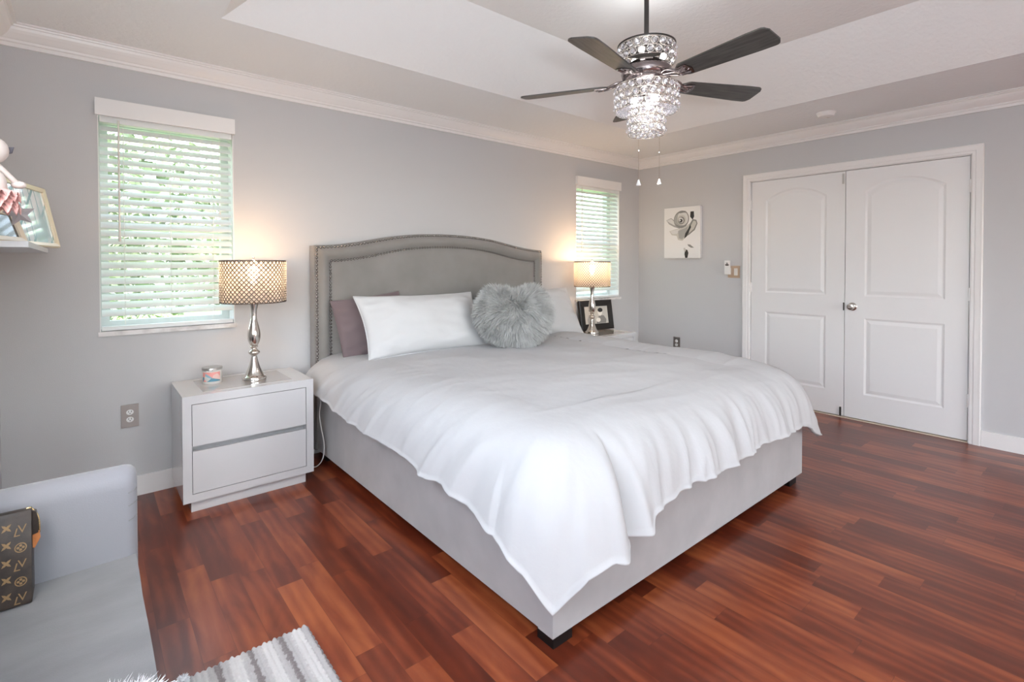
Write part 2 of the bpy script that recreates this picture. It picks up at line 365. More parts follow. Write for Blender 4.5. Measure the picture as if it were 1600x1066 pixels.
def door_leaf(name, ya, yb, panels):
    """leaf between ya>yb (Y), face at X=+.004 looking to -X; panels = list of (y_hi,y_lo,z0,z1,arch)"""
    x0=.006; z0,z1=.014,2.038
    bm=bmnew()
    def loop(p,inset,x):
        yh,yl,a,b,arch=p; yh-=inset; yl+=inset; a+=inset; b-=inset
        pts=[(yh,a),(yl,a)]
        if arch>0:
            n=14
            for i in range(n+1):
                u=i/n; pts.append((yl+(yh-yl)*u, b-arch+ (arch)*(1-(2*u-1)**2)))
        else: pts+= [(yl,b),(yh,b)]
        return [bm.verts.new((x,y,z)) for y,z in pts]
    outer=[bm.verts.new((x0,y,z)) for y,z in ((ya,z0),(yb,z0),(yb,z1),(ya,z1))]
    edges=[bm.edges.new((outer[i],outer[(i+1)%4])) for i in range(4)]
    loops=[]
    for p in panels:
        L=loop(p,0,x0); loops.append((p,L))
        edges+=[bm.edges.new((L[i],L[(i+1)%len(L)])) for i in range(len(L))]
    bmesh.ops.triangle_fill(bm,use_beauty=True,use_dissolve=False,edges=edges,normal=(-1,0,0))
    for p,L in loops:
        # moulded recess: slope in, flat channel, slope back up to the raised field
        prev=L
        for ins_,x in ((.012,x0+.0055),(.018,x0+.006),(.040,x0+.0015),(.044,x0+.001)):
            cur=loop(p,ins_,x)
            for i in range(len(L)): bm.faces.new((prev[i],prev[(i+1)%len(L)],cur[(i+1)%len(L)],cur[i]))
            prev=cur
        bm.faces.new(prev)
    # body
    b4=[bm.verts.new((x0+.034,y,z)) for y,z in ((ya,z0),(yb,z0),(yb,z1),(ya,z1))]
    for i in range(4): bm.faces.new((outer[i],outer[(i+1)%4],b4[(i+1)%4],b4[i]))
    bm.faces.new(b4)
    bmesh.ops.recalc_face_normals(bm,faces=bm.faces)
    return struct(obj(name,bm,M['door']))
dA=door_leaf('door_1',DL-.002,DM+.002,[(-1.395,-1.895,1.012,1.945,.085),(-1.395,-1.895,.215,.835,0)])
dB=door_leaf('door_2',DM-.002,DR+.002,[(-2.172,-2.672,1.012,1.945,.085),(-2.172,-2.672,.215,.835,0)])
def knob(par,y,z):
    bm=bmnew(); lathe(bm,[(.031,0),(.033,.004),(.028,.009),(.013,.012),(.011,.026),(.018,.031),(.026,.040),(.027,.049),(.022,.058),(.012,.0605),(.011,.0585),(0,.0585)],28)
    bmesh.ops.rotate(bm,verts=bm.verts,cent=(0,0,0),matrix=Matrix.Rotation(-PI/2,3,'Y'))
    bmesh.ops.translate(bm,verts=bm.verts,vec=(.006,y,z))
    return obj('door_knob',bm,M['nickel'],par,True,40)
knob(dB,-2.090,.925)
boxo('strike_plate',(.0035,.008,DM+.003,DM+.012,.89,.955),M['bronze'],dA)
boxo('flush_bolt',(.003,.008,DM+.010,DM+.026,1.935,2.02),M['lid'],dA)
boxo('flush_bolt',(-.003,.008,DM+.018,DM+.030,.012,.085),M['bronze'],dA)
for d,y in ((dA,DL+.003),(dB,DR-.003)):
    for z in (1.823,1.055,.30):
        bm=bmnew(); lathe(bm,[(.0065,-.045),(.0065,.045)],12,(-.004,y,z)); lathe(bm,[(.004,.045),(.0055,.050),(0,.052)],12,(-.004,y,z)); box(bm,-.001,.006,y-.012,y+.012,z-.044,z+.044)
        obj('hinge',bm,M['trim'],d,True,40)

# ---- windows (frame, panes, sill) and the blinds
def window(name,Wd):
    x0,x1,z0,z1=Wd; yg=.165
    bm=bmnew(); fw=.045
    # outer frame with two sashes
    box(bm,x0,x0+fw,yg-.03,yg+.03,z0,z1); box(bm,x1-fw,x1,yg-.03,yg+.03,z0,z1)
    box(bm,x0+fw,x1-fw,yg-.03,yg+.03,z0,z0+fw); box(bm,x0+fw,x1-fw,yg-.03,yg+.03,z1-fw,z1)
    zm=(z0+z1)/2-.01; box(bm,x0+fw,x1-fw,yg-.035,yg+.02,zm-.022,zm+.022)
    o=struct(obj(name,bm,M['alu']))
    p=boxo('pane',(x0+fw,x1-fw,yg-.003,yg+.003,z0+fw,z1-fw),M['pane'],o)
    return o
window('window_1',W1); window('window_2',W2)
bm=bmnew()
for a,b_,c,d in ((-3.87,-3.82,.93,2.27),(-1.58,-1.53,.93,2.27),(-3.82,-1.58,.93,.98),(-3.82,-1.58,2.22,2.27)): box(bm,XL-.14,XL-.08,a,b_,c,d)
for k in range(1,6): box(bm,XL-.12,XL-.10,-3.82+2.24*k/6-.01,-3.82+2.24*k/6+.01,.98,2.22)
for k in range(1,4): box(bm,XL-.119,XL-.101,-3.82,-1.58,.98+1.24*k/4-.01,.98+1.24*k/4+.01)
struct(obj('window_3',bm,M['alu']))
def reveal(name,Wd):
    x0,x1,z0,z1=Wd; bm=bmnew(); t=.004
    box(bm,x0,x0+t,-.001,.13,z0,z1); box(bm,x1-t,x1,-.001,.13,z0,z1); box(bm,x0,x1,-.001,.13,z1-t,z1)
    struct(obj(name,bm,M['trim']))
reveal('trim_8',W1); reveal('trim_9',W2)
struct(boxo('trim_10',(W1[0]-.008,W1[1]+.008,-.016,.14,W1[2]-.022,W1[2]+.002),M['marble'],bev=.003))
struct(boxo('trim_11',(W2[0]-.02,W2[1]+.02,-.016,.14,W2[2]-.022,W2[2]+.002),M['marble'],bev=.003))
def blind(name,label,Wd,wandx):
    x0,x1,z0,z1=Wd; xc=(x0+x1)/2; w=(x1-x0)
    t=thing(name,label,'window blind',(xc,0,z0))
    def L(b): return (b[0]-xc,b[1]-xc,b[2],b[3],b[4]-z0,b[5]-z0)
    bm=bmnew(); box(bm,*L((x0-.010,x1+.006,-.026,-.012,2.064,2.153))); box(bm,*L((x0-.010,x0+.002,-.012,-.001,2.064,2.153))); box(bm,*L((x1-.006,x1+.006,-.012,-.001,2.064,2.153)));bevel(bm,.003)
    obj('valance',bm,M['trim'],t,True,40)
    boxo('head_rail',L((x0+.008,x1-.008,.004,.055,2.035,2.084)),M['blind'],t)
    # slats: gently crowned strips, room edge tilted down
    bm=bmnew(); pitch=.0432; tilt=math.radians(40); yc=.030; n=int((2.020-(z0+.045))/pitch)
    zs=[2.018-.012-i*pitch for i in range(n)]
    prof=[]
    for k in range(7):
        u=-1+2*k/6; prof.append((u*.025,.0032*(1-u*u)+.0013))
    for k in range(7):
        u=1-2*k/6; prof.append((u*.025,.0032*(1-u*u)-.0013))
    for i,z in enumerate(zs):
        ti=tilt+random.uniform(-.03,.03)
        ring=[]
        for X in (x0+.009-xc,x1-.009-xc):
            # local: a along depth (+ = outside), b up
            ring.append([bm.verts.new((X,yc+a*math.cos(ti)-b*math.sin(ti),z-z0+a*math.sin(ti)+b*math.cos(ti))) for a,b in prof])
        m=len(prof)
        for k in range(m): bm.faces.new((ring[0][k],ring[0][(k+1)%m],ring[1][(k+1)%m],ring[1][k]))
        bm.faces.new(list(reversed(ring[0]))); bm.faces.new(ring[1])
    bmesh.ops.recalc_face_normals(bm,faces=bm.faces)
    obj('slats',bm,M['blind'],t,True,35)
    boxo('bottom_rail',L((x0+.008,x1-.008,.004,.056,z0+.006,z0+.026)),M['blind'],t,.004)
    for fx in (.17,.5,.83):
        bm=bmnew(); X=(x0+w*fx)-xc
        for yy in (.005,.056): tube(bm,[(X,yy,.03),(X,yy,2.03-z0)],.0011,6)
        obj('ladder_cord',bm,M['cable'],t)
    bm=bmnew(); X=wandx-xc; tube(bm,[(X,-.004,1.412-z0),(X,-.005,2.05-z0)],.0045,10)
    lathe(bm,[(.0045,0),(.007,.004),(.007,.03),(.0045,.034)],10,(X,-.004,1.40-z0)); obj('tilt_wand',bm,M['off_white'],t,True,40)
    bm=bmnew(); X=x1-.075-xc; tube(bm,[(X,-.003,1.60-z0),(X,-.004,2.05-z0)],.0009,6); lathe(bm,[(.0075,0),(.0065,.012),(.002,.026),(0,.027)],12,(X,-.003,1.575-z0)); obj('pull_cord',bm,M['cable'],t,True,40)
    return t
blind('window_blind','large white slatted blind in the window left of the bed, beside the left lamp',W1,-4.646)
blind('window_blind','narrow white slatted blind in the corner window behind the right lamp',W2,-.955)

# ---- garden outside the windows
M['lawn']=mat('lawn_green',(.18,.30,.07),.9); noise_color(M['lawn'],(.10,.20,.04),(.26,.38,.12),6,5)
M['leaf']=mat('leaf_green',(.20,.33,.10),.55); noise_color(M['leaf'],(.10,.14,.07),(.46,.52,.36),3,4)
M['bark']=mat('bark',(.14,.10,.07),.9)
bm=bmnew(); box(bm,-14,12,.25,16,-.4,-.2); g=obj('garden_lawn',bm,M['lawn']); struct(g)
def bush(name,label,cx,cy,h,r,nl,seed):
    rnd=np.random.RandomState(seed); t=thing(name,label,'tree',(cx,cy,-.2))
    bm=bmnew(); tube(bm,[(0,0,0),(.05,.03,h*.35),(-.03,0,h*.62)],.07,8,rad=[.09,.07,.03]); obj('trunk',bm,M['bark'],t)
    V=[];F=[]
    for i in range(nl):
        u=rnd.normal(size=3); u/=np.linalg.norm(u); q=rnd.rand()**.4
        p=np.array([u[0]*r*q,u[1]*r*q*.8,h*.58+u[2]*h*.42*q])
        a=rnd.normal(size=3); a/=np.linalg.norm(a); b=np.cross(a,rnd.normal(size=3)); b/=np.linalg.norm(b); s=.05+.05*rnd.rand()
        k=len(V); V+= [tuple(p-a*s),tuple(p+b*s*.45),tuple(p+a*s),tuple(p-b*s*.45)]; F.append((k,k+1,k+2,k+3))
    obj('foliage',(V,F),M['leaf'],t); return t
bush('garden_tree','leafy green tree seen through the slats of the left blind',-4.9,3.3,3.4,1.5,5200,1)
bush('garden_tree','second leafy tree farther right seen through the left blind',-2.6,4.4,3.2,1.3,3600,2)

# ------------------------------------------------------------------ bed
BX0,BX1,BY1=-3.640,-1.605,-2.305
bed=thing('bed','grey upholstered king bed with arched nailhead headboard and low wide frame','bed',((BX0+BX1)/2,0,0))
bcx=(BX0+BX1)/2
def bl(x): return x-bcx
# side rails, foot rail, feet
bm=bmnew(); box(bm,bl(BX0)+.004,bl(BX0)+.055,BY1+.07,-.10,.058,.40); bevel(bm,.008); obj('side_rail',bm,M['velvet'],bed,True,40)
bm=bmnew(); box(bm,bl(BX1)-.055,bl(BX1)-.004,BY1+.07,-.10,.058,.40); bevel(bm,.008); obj('side_rail',bm,M['velvet'],bed,True,40)
bm=bmnew(); box(bm,bl(BX0),bl(BX1),BY1,BY1+.07,.058,.40); bevel(bm,.012,3); obj('foot_rail',bm,M['velvet'],bed,True,40)
for x0 in (BX0+.025,BX1-.115):
    boxo('foot',(bl(x0),bl(x0)+.09,BY1+.022,BY1+.10,0,.062),M['black_wood'],bed,.004)
for x0 in (BX0+.03,BX1-.10):
    boxo('foot',(bl(x0),bl(x0)+.07,-.20,-.13,0,.062),M['black_wood'],bed,.004)
boxo('slat_platform',(bl(BX0)+.055,bl(BX1)-.055,BY1+.07,-.10,.30,.36),M['black_wood'],bed)
bm=bmnew(); box(bm,bl(BX0)+.06,bl(BX1)-.06,BY1+.08,-.11,.36,.60); bevel(bm,.05,4); obj('mattress',bm,M['sheet'],bed,True,40)
# headboard: arch shape function, local x from -1..1
HW=(BX1-BX0)/2+.005
AU=[0,.08,.17,.25,.32,.39,.46,.535,.61,.675,.74,.80,.86,.92,1]; AV=[1,.993,.965,.925,.87,.80,.71,.585,.45,.335,.235,.150,.085,.035,0]
def arch_z(x,base,rise,hw,flat=.16):
    return base+rise*float(np.interp(min(1,abs(x)/hw),AU,AV))
def hb_strip(y_front, y_back, hw, zb, base, rise, bulge, nx=72, nz=14, edge=.03):
    """padded panel: front surface puffed, returns bm"""
    bm=bmnew(); g=[]
    for i in range(nx+1):
        u=-1+2*i/nx; u=math.copysign(abs(u)**.9,u); x=u*hw; zt=arch_z(x,base,rise,hw); col=[]
        for j in range(nz+1):
            v=(j/nz); v=1-(1-v)**1.6; z=zb+(zt-zb)*v
            d=min(hw-abs(x),zt-z); k=min(1,max(0,d)/edge); y=y_front-bulge*math.sqrt(max(0,1-(1-k)**2))
            col.append(bm.verts.new((x,y,z)))
        g.append(col)
    for i in range(nx):
        for j in range(nz): bm.faces.new((g[i][j],g[i+1][j],g[i+1][j+1],g[i][j+1]))
    # back skirt
    rim=[g[i][nz] for i in range(nx+1)]; 
    left=[g[0][j] for j in range(nz+1)]; right=[g[nx][j] for j in range(nz+1)]
    def skirt(line,flip):
        b=[bm.verts.new((v.co.x,y_back,v.co.z)) for v in line]
        for i in range(len(line)-1):
            f=(line[i],line[i+1],b[i+1],b[i]); bm.faces.new(f if not flip else f[::-1])
    skirt(rim,False); skirt(left,False); skirt(right,True)
    bmesh.ops.recalc_face_normals(bm,faces=bm.faces)
    return bm
HBZ,HBR=1.400,.108
fr=hb_strip(-.088,-.006,HW,.05,HBZ,HBR,.012,edge=.02)
obj('headboard_frame',fr,M['headboard'],bed,True,60)
# padded border between the two nail rows (raised roll), following side, arch, side
def border_path(off,n=90):
    """points (x,z) of the headboard outline moved inward by off"""
    pts=[]; hw=HW-off
    for k in range(14): pts.append((-hw,.45+(HBZ-off-.45)*k/14))
    for k in range(n+1):
        x=-hw+2*hw*k/n; pts.append((x,arch_z(x*HW/hw,HBZ,HBR,HW)-off))
    for k in range(14): pts.append((hw,HBZ-off-(HBZ-off-.45)*(k+1)/14))
    return pts
bm=bmnew(); K=8; rows=[]
for k in range(K+1):
    off=.018+(.100-.018)*k/K; u=k/K
    y=-.098-.034*math.sin(PI*u)**.8
    rows.append([bm.verts.new((x,y,z)) for x,z in border_path(off)])
for A,B in zip(rows,rows[1:]):
    for i in range(len(A)-1): bm.faces.new((A[i],A[i+1],B[i+1],B[i]))
bmesh.ops.recalc_face_normals(bm,faces=bm.faces)
obj('headboard_border',bm,M['headboard'],bed,True,60)
# inner panel, slightly puffed
bm=bmnew(); g=[]; nx,nz=60,16
for i in range(nx+1):
    hw=HW-.104; x=-hw+2*hw*i/nx; zt=arch_z(x*HW/hw,HBZ,HBR,HW)-.104; col=[]
    for j in range(nz+1):
        z=.45+(zt-.45)*(1-(1-j/nz)**1.5); d=min(hw-abs(x),zt-z); k=min(1,d/.07)
        col.append(bm.verts.new((x,-.104-.030*math.sin(PI/2*k),z)))
    g.append(col)
for i in range(nx):
    for j in range(nz): bm.faces.new((g[i][j],g[i+1][j],g[i+1][j+1],g[i][j+1]))
bmesh.ops.recalc_face_normals(bm,faces=bm.faces)
obj('headboard_panel',bm,M['headboard'],bed,True,60)
def nails(name,off,y,r,sp):
    pts=border_path(off,200); bm=bmnew(); acc=0; last=pts[0]; nxt=0
    for p in pts[1:]:
        seg=math.hypot(p[0]-last[0],p[1]-last[1])
        while nxt<=acc+seg:
            f=(nxt-acc)/seg; x=last[0]+(p[0]-last[0])*f; z=last[1]+(p[1]-last[1])*f
            d=bmesh.ops.create_icosphere(bm,subdivisions=1,radius=r)
            for v in d['verts']: v.co=Vector((x+v.co.x,y+v.co.y*.7,z+v.co.z))
            nxt+=sp
        acc+=seg; last=p
    o=obj(name,bm,M['nail'],bed,True); return o
nails('nailhead_trim',.014,-.102,.0098,.0235); nails('nailhead_trim',.102,-.108,.0088,.0225)

# ---- duvet
def duvet():
    xl,xr,yf,yb=BX0,BX1,BY1,-.125
    ns,ntt=560,46
    # outline of the bed with square-ish corners: list of (pos, normal, arclength tag)
    rc=.30; segs=[]
    # table of hem heights along the outline: (tag, z)
    Lx=(yb-(yf+rc)); Fx=(xr-rc)-(xl+rc)
    def outline(s):
        """s in 0..5: 0-1 left side (head->foot), 1-2 corner, 2-3 foot, 3-4 corner, 4-5 right side"""
        if s<1: return (xl+rc, yb+(yf+rc-yb)*s),(-1,0),0
        if s<2: a=(s-1)*PI/2; return (xl+rc,yf+rc),(-math.cos(a),-math.sin(a)),1
        if s<3: return (xl+rc+Fx*(s-2),yf+rc),(0,-1),0
        if s<4: a=(s-3)*PI/2; return (xr-rc,yf+rc),(math.sin(a),-math.cos(a)),1
        return (xr-rc,yf+rc+(yb-yf-rc)*(s-4)),(1,0),0
    tagz=[(0,.525),(.05,.53),(.12,.485),(.25,.462),(.45,.448),(.70,.438),(.80,.412),(.88,.425),(.96,.395),(1.0,.385),(1.22,.345),(1.36,.29),(1.5,.178),(1.66,.285),(1.80,.312),(1.88,.310),(1.97,.340),(2.0,.338),(2.05,.350),(2.09,.385),(2.2,.405),(2.5,.418),(2.8,.425),(2.95,.42),(3.2,.395),(3.5,.285),(3.75,.36),(4,.38),(4.5,.40),(5,.42)]
    tz=np.array(tagz)
    # sample s with density by length
    def seglen(i): return [yb-yf-rc,rc*1.9,Fx,rc*1.9,yb-yf-rc][i]
    ss=[]
    tot=sum(seglen(i) for i in range(5))
    for i in range(5):
        n=max(8,int(ns*seglen(i)/tot)); ss+=[i+k/n for k in range(n)]
    ss.append(5.0)
    ztop=.685
    nz=lambda x,y,z:mnoise.noise(Vector((x,y,z)))
    def topz(x,y):
        z=ztop+.018*nz(x*1.3,y*1.3,3)+.010*nz(x*3.1,y*2.6,8)
        # soft creases running from the pillows, and across
        z+=.0055*(1-abs(nz(x*2.0+1.5*y,y*7,2.2)))**6*1.2
        z-= .012*max(0,min(1,(-1.75-y)/.5))
        return z
    rows=[]; arc=0; prevp=None
    for s in ss:
        (cx,cy),(nx_,ny_),corner=outline(s)
        # distance from rounding centre to the bed's edge in this direction (square corner)
        if corner:
            e=5.0; R=rc/((abs(nx_)**e+abs(ny_)**e)**(1/e))
        else: R=rc
        zh=float(np.interp(s,tz[:,0],tz[:,1]))
        px,py=cx+nx_*R,cy+ny_*R
        if prevp: arc+=math.hypot(px-prevp[0],py-prevp[1])
        prevp=(px,py)
        side='L' if s<1.15 else ('F' if s<3.6 else 'R')
        # fold strength
        ff=np.interp(s,[0,.6,1.0,1.3,1.6,1.9,2.6,3.4,4,5],[.5,.5,.6,.7,.9,1.15,1.05,1.05,.6,.5])
        # small gathers along the hem
        zh+=ff*(.008*nz(arc*16,1.7,.3)+.010*nz(arc*6,4.1,.9))
        flare=.055+ (.035 if side!='L' else .03)*1.0 + .02*nz(arc*2.2,9,1)
        flare+=.045*math.exp(-((s-3.5)/.16)**2)
        zt=topz(cx,cy); rb=float(np.interp(s,[3.0,3.7,4.1,5],[0,.6,1,1]))
        row=[]
        P0=(0.0,zt); P1=(R*.86+rb*.03,zt+.012+rb*.035); P2=(R+.035+rb*.07,zt-.05+rb*.07); P3=(R+flare,zh)
        for j in range(ntt+1):
            t=j/ntt; t=t**.92
            a,b,c,d=(1-t)**3,3*t*(1-t)**2,3*t*t*(1-t),t**3
            r=a*P0[0]+b*P1[0]+c*P2[0]+d*P3[0]; z=a*P0[1]+b*P1[1]+c*P2[1]+d*P3[1]
            x,y=cx+nx_*r,cy+ny_*r
            w=max(0,min(1,(t-.30)/.55)); w=w*w*(3-2*w)
            if side=='L': slant=arc+.55*(t-.5)*.5
            else: slant=arc+.10*(t-.5)
            big=(1-abs(nz(slant*4.6,1.1+t*.5,5.5)))**2.0-.45
            mid=(1-abs(nz(slant*10.5,2.4+t*.9,1.5)))**2.2-.4
            fine=nz(slant*26,t*3.0,7.7)
            dsp=w*(.040*math.exp(-((s-1.86)/.07)**2)-.040*math.exp(-((s-1.985)/.022)**2)+.026*math.exp(-((s-2.035)/.022)**2))+ff*w*(.042*big+.020*mid+.006*fine)
            # gentle lumps of the filling
            dsp+=.010*nz(x*4,y*4,z*4)*min(1,t*2)
            zz=z+.006*nz(x*6,y*6,z*5)*(.3+.7*w)
            if t<.55: zz=zz+ (topz(x,y)-zt)*max(0,1-t/.55)
            row.append((x+nx_*dsp,y+ny_*dsp,zz))
        # piped hem turned under
        hx,hy,hz=row[-1]
        for dr,dz in ((.006,-.004),(.006,-.010),(-.002,-.013),(-.012,-.006),(-.022,.02),(-.03,.06)):
            row.append((hx+nx_*dr,hy+ny_*dr,hz+dz))
        rows.append(row)
    V=[];F=[];n=len(rows[0])
    for r in rows: V+=r
    for i in range(len(rows)-1):
        for j in range(n-1):
            a=i*n+j; F.append((a,a+1,a+n+1,a+n))
    # centre field
    gx=46; gy=56; base=len(V)
    xs=np.linspace(xl+rc,xr-rc,gx+1); ys=np.linspace(yb,yf+rc,gy+1)
    for y in ys:
        for x in xs: V.append((x,y,topz(x,y)))
    for j in range(gy):
        for i in range(gx):
            a=base+j*(gx+1)+i; F.append((a,a+gx+1,a+gx+2,a+1))
    bm=bmnew(); vs=[bm.verts.new(p) for p in V]
    for f in F:
        try: bm.faces.new([vs[k] for k in f])
        except ValueError: pass
    bmesh.ops.remove_doubles(bm,verts=bm.verts,dist=.0009)
    bmesh.ops.recalc_face_normals(bm,faces=bm.faces)
    o=obj('duvet',bm,M['sheet'],None,True)
    tag(o,'white cotton duvet draped over the bed with a pointed corner','duvet')
    return o
duv=duvet()

# ---- pillows
def pillow_mesh(w,h,t,seed,wr=.006,nu=64,nv=40,pinch=.05,sag=0):
    rnd=seed*3.7; V=[];F=[]
    def P(u,v,sgn):
        x=u*w/2*(1-pinch*(1-v*v)); y=v*h/2*(1-pinch*1.3*(1-u*u))
        k=max(0,(1-abs(u)**2.6))*max(0,(1-abs(v)**2.6)); z=sgn*t/2*k**.55
        e=min(1-abs(u),1-abs(v)); 
        # wrinkles pulling from edges
        wv=mnoise.noise(Vector((x*9+y*6,y*22-x*3,rnd)))*wr*min(1,e*6)*(1.3-min(1,e*1.6))
        wv+=mnoise.noise(Vector((x*5,y*5,rnd+4)))*wr*1.2*min(1,e*5)
        z+=sgn*wv
        y-= sag*(1-abs(v))*0
        return (x,y,z)
    def grid(sgn):
        b=len(V)
        for j in range(nv+1):
            for i in range(nu+1):
                u=math.sin((i/nu-.5)*PI)*.35+(2*i/nu-1)*.65; v=math.sin((j/nv-.5)*PI)*.35+(2*j/nv-1)*.65
                V.append(P(u,v,sgn))
        for j in range(nv):
            for i in range(nu):
                a=b+j*(nu+1)+i; q=(a,a+1,a+nu+2,a+nu+1); F.append(q if sgn>0 else q[::-1])
    grid(1); grid(-1)
    bm=bmnew(); vs=[bm.verts.new(p) for p in V]
    for f in F: bm.faces.new([vs[i] for i in f])
    bmesh.ops.remove_doubles(bm,verts=bm.verts,dist=.0008)
    return bm
def pose(o,center,xaxis,up,):
    x=Vector(xaxis).normalized(); u=Vector(up).normalized(); z=x.cross(u).normalized(); u=z.cross(x).normalized()
    o.matrix_world=Matrix(((x.x,u.x,z.x,center[0]),(x.y,u.y,z.y,center[1]),(x.z,u.z,z.z,center[2]),(0,0,0,1)))
def piping(w,h,pinch,r,n=160):
    bm=bmnew(); pts=[]
    for k in range(n):
        s=4*k/n
        if s<1: u,v=-1+2*s,-1
        elif s<2: u,v=1,-1+2*(s-1)
        elif s<3: u,v=1-2*(s-2),1
        else: u,v=-1,1-2*(s-3)
        pts.append((u*w/2*(1-pinch*(1-v*v)),v*h/2*(1-pinch*1.3*(1-u*u)),0))
    tube(bm,pts,r,6,closed=True); return bm
mp_=obj('pillow',pillow_mesh(.50,.42,.14,11,.018,pinch=.035),M['mauve'],None,True)
pose(mp_,(-3.300,-.225,.862),(1,0,.10),(-.16,.34,1)); tag(mp_,'mauve grey pillow peeking out behind the left white pillow','pillow')
def white_pillow(c,xa,up,label,seed,w=.94,h=.455):
    o=obj('pillow',pillow_mesh(w,h,.23,seed,.014,pinch=.06),M['pillowcase'],None,True); pose(o,c,xa,up)
    tag(o,label,'pillow'); p=obj('piping',piping(w,h,.06,.0035),M['pillowcase'],o,True); return o
white_pillow((-2.985,-.385,.868),(1,0,-.005),(0.03,.62,1),'long white pillow leaning on the headboard, left of the fur heart',2)
white_pillow((-1.915,-.345,.862),(1,.0,-.01),(-.02,.55,1),'white pillow on the right side of the bed, half behind the fur heart',5,w=.98,h=.46)

# ---- fur heart
def heart_pillow():
    # implicit heart body: puffed outline
    pts=[]; n=120
    for k in range(n):
        t=2*PI*k/n; tt=(t+PI)%(2*PI)-PI; y=math.cos(t)*(1.0 if math.cos(t)>0 else 1.06)-.42*math.exp(-(tt/.42)**2)+.10*math.exp(-((abs(tt)-.75)/.4)**2)
        pts.append((math.sin(t)*(1-.10*max(0,-math.cos(t))),y))
    W_,H_=.272,.205
    bm=bmnew(); K=12; T=.115; rows=[]
    for sgn in (1,-1):
        prev=None
        for k in range(K+1):
            r=1-k/K; z=T*math.sqrt(max(0,1-r**2.2))*sgn
            ring=[]
            bl_k=r**1.6
            for qi,(x,y) in enumerate(pts):
                tq=2*PI*qi/n; x=x*bl_k+math.sin(tq)*(1-bl_k); y=y*bl_k+math.cos(tq)*(1-bl_k)
                # soften towards centre
                yy=y*r+ .05*(1-r); ring.append(bm.verts.new((x*W_*r,yy*H_,z)))
            if prev:
                for i in range(n):
                    f=(prev[i],prev[(i+1)%n],ring[(i+1)%n],ring[i]); bm.faces.new(f if sgn<0 else f[::-1])
            prev=ring
    bmesh.ops.remove_doubles(bm,verts=bm.verts,dist=.0005)
    bmesh.ops.recalc_face_normals(bm,faces=bm.faces)
    # strands
    bm.faces.ensure_lookup_table(); bm.normal_update()
    rnd=random.Random(3); fs=[f for f in bm.faces]; ar=np.array([f.calc_area() for f in fs]); cum=np.cumsum(ar)/ar.sum()
    base=[]
    NS=26000
    for r in np.random.RandomState(5).rand(NS):
        f=fs[int(np.searchsorted(cum,r))]; vs=f.verts; ws=[rnd.random()+.01 for _ in vs]; sw=sum(ws)
        p=Vector((0,0,0)); 
        for v,w in zip(vs,ws): p+=v.co*(w/sw)
        base.append((p,f.normal.copy()))
    V=[];F=[]
    for p,nn in base:
        out=Vector((p.x,p.y+.01,0)); 
        out*=1/.13
        if out.length>1: out.normalize()
        clump=Vector((mnoise.noise(p*16),mnoise.noise(p*16+Vector((7,3,1))),mnoise.noise(p*16+Vector((1,9,4)))))
        d=(nn*.62+out*.62+Vector((0,-.22,0))+clump*.55+Vector((rnd.gauss(0,.16),rnd.gauss(0,.16),rnd.gauss(0,.16)))).normalized()
        L=.062*rnd.uniform(.65,1.25); wd=.0021*rnd.uniform(.7,1.3)
        s=d.cross(Vector((rnd.gauss(0,1),rnd.gauss(0,1),rnd.gauss(0,1)))).normalized()
        g=(out*.3+Vector((0,-.55,0))+clump*.4)
        q=[p]; 
        for k in range(1,4):
            dd=(d+g*(k/3)*.55).normalized(); q.append(q[-1]+dd*L/3)
        ww=[1,.95,.7,.06]; b=len(V)
        for k in range(4): V+= [tuple(q[k]-s*wd*ww[k]),tuple(q[k]+s*wd*ww[k])]
        for k in range(3): F.append((b+2*k,b+2*k+1,b+2*k+3,b+2*k+2))
    body=bm; bv=[body.verts.new(v) for v in V]
    for f in F: body.faces.new([bv[i] for i in f])
    o=obj('heart_pillow',body,M['fur'],None,True); return o
hp=heart_pillow(); pose(hp,(-2.415,-.675,.915),(.93,-.26,.0),(.10,.30,1)); tag(hp,'fluffy grey fur heart shaped pillow in the middle of the bed','pillow')

# ------------------------------------------------------------------ nightstands
def nightstand(label,loc):
    t=thing('nightstand',label,'nightstand',loc)
    w,d,h=.648,.44,.605; x0,x1=-w/2,w/2; y1=-.012; y0=y1-d
    bm=bmnew()
    box(bm,x0,x0+.040,y0,y1,.060,h); box(bm,x1-.040,x1,y0,y1,.060,h); box(bm,x0+.04,x1-.04,y0,y1,h-.043,h); box(bm,x0+.04,x1-.04,y0,y1,.060,.100); box(bm,x0+.04,x1-.04,y1-.02,y1,.1,h-.043)
    obj('body',bm,M['white_lacquer'],t)
    boxo('plinth',(x0+.038,x1-.038,y0+.028,y1,0,.060),M['white_lacquer'],t)
    boxo('recessed_panel',(x0+.04,x1-.04,y0+.05,y0+.06,.1,h-.043),M['white_lacquer'],t)  # plain lacquer panel set back behind the drawers
    for z0,z1 in ((.345,h-.046),(.103,.318)):
        bm=bmnew(); box(bm,x0+.043,x1-.043,y0+.002,y0+.022,z0,z1); bevel(bm,.0015,1); obj('drawer',bm,M['white_lacquer'],t)
    boxo('top_inlay',(x0+.10,x1-.10,y0+.055,y1-.055,h-.001,h+.0022),M['runner'],t)
    return t
ns1=nightstand('white two drawer nightstand under the left window, with candle and lamp',(-4.100,0,0))
ns2=dup(ns1,(-.985,0,0),label='white nightstand in the right corner, mostly hidden behind the bed')

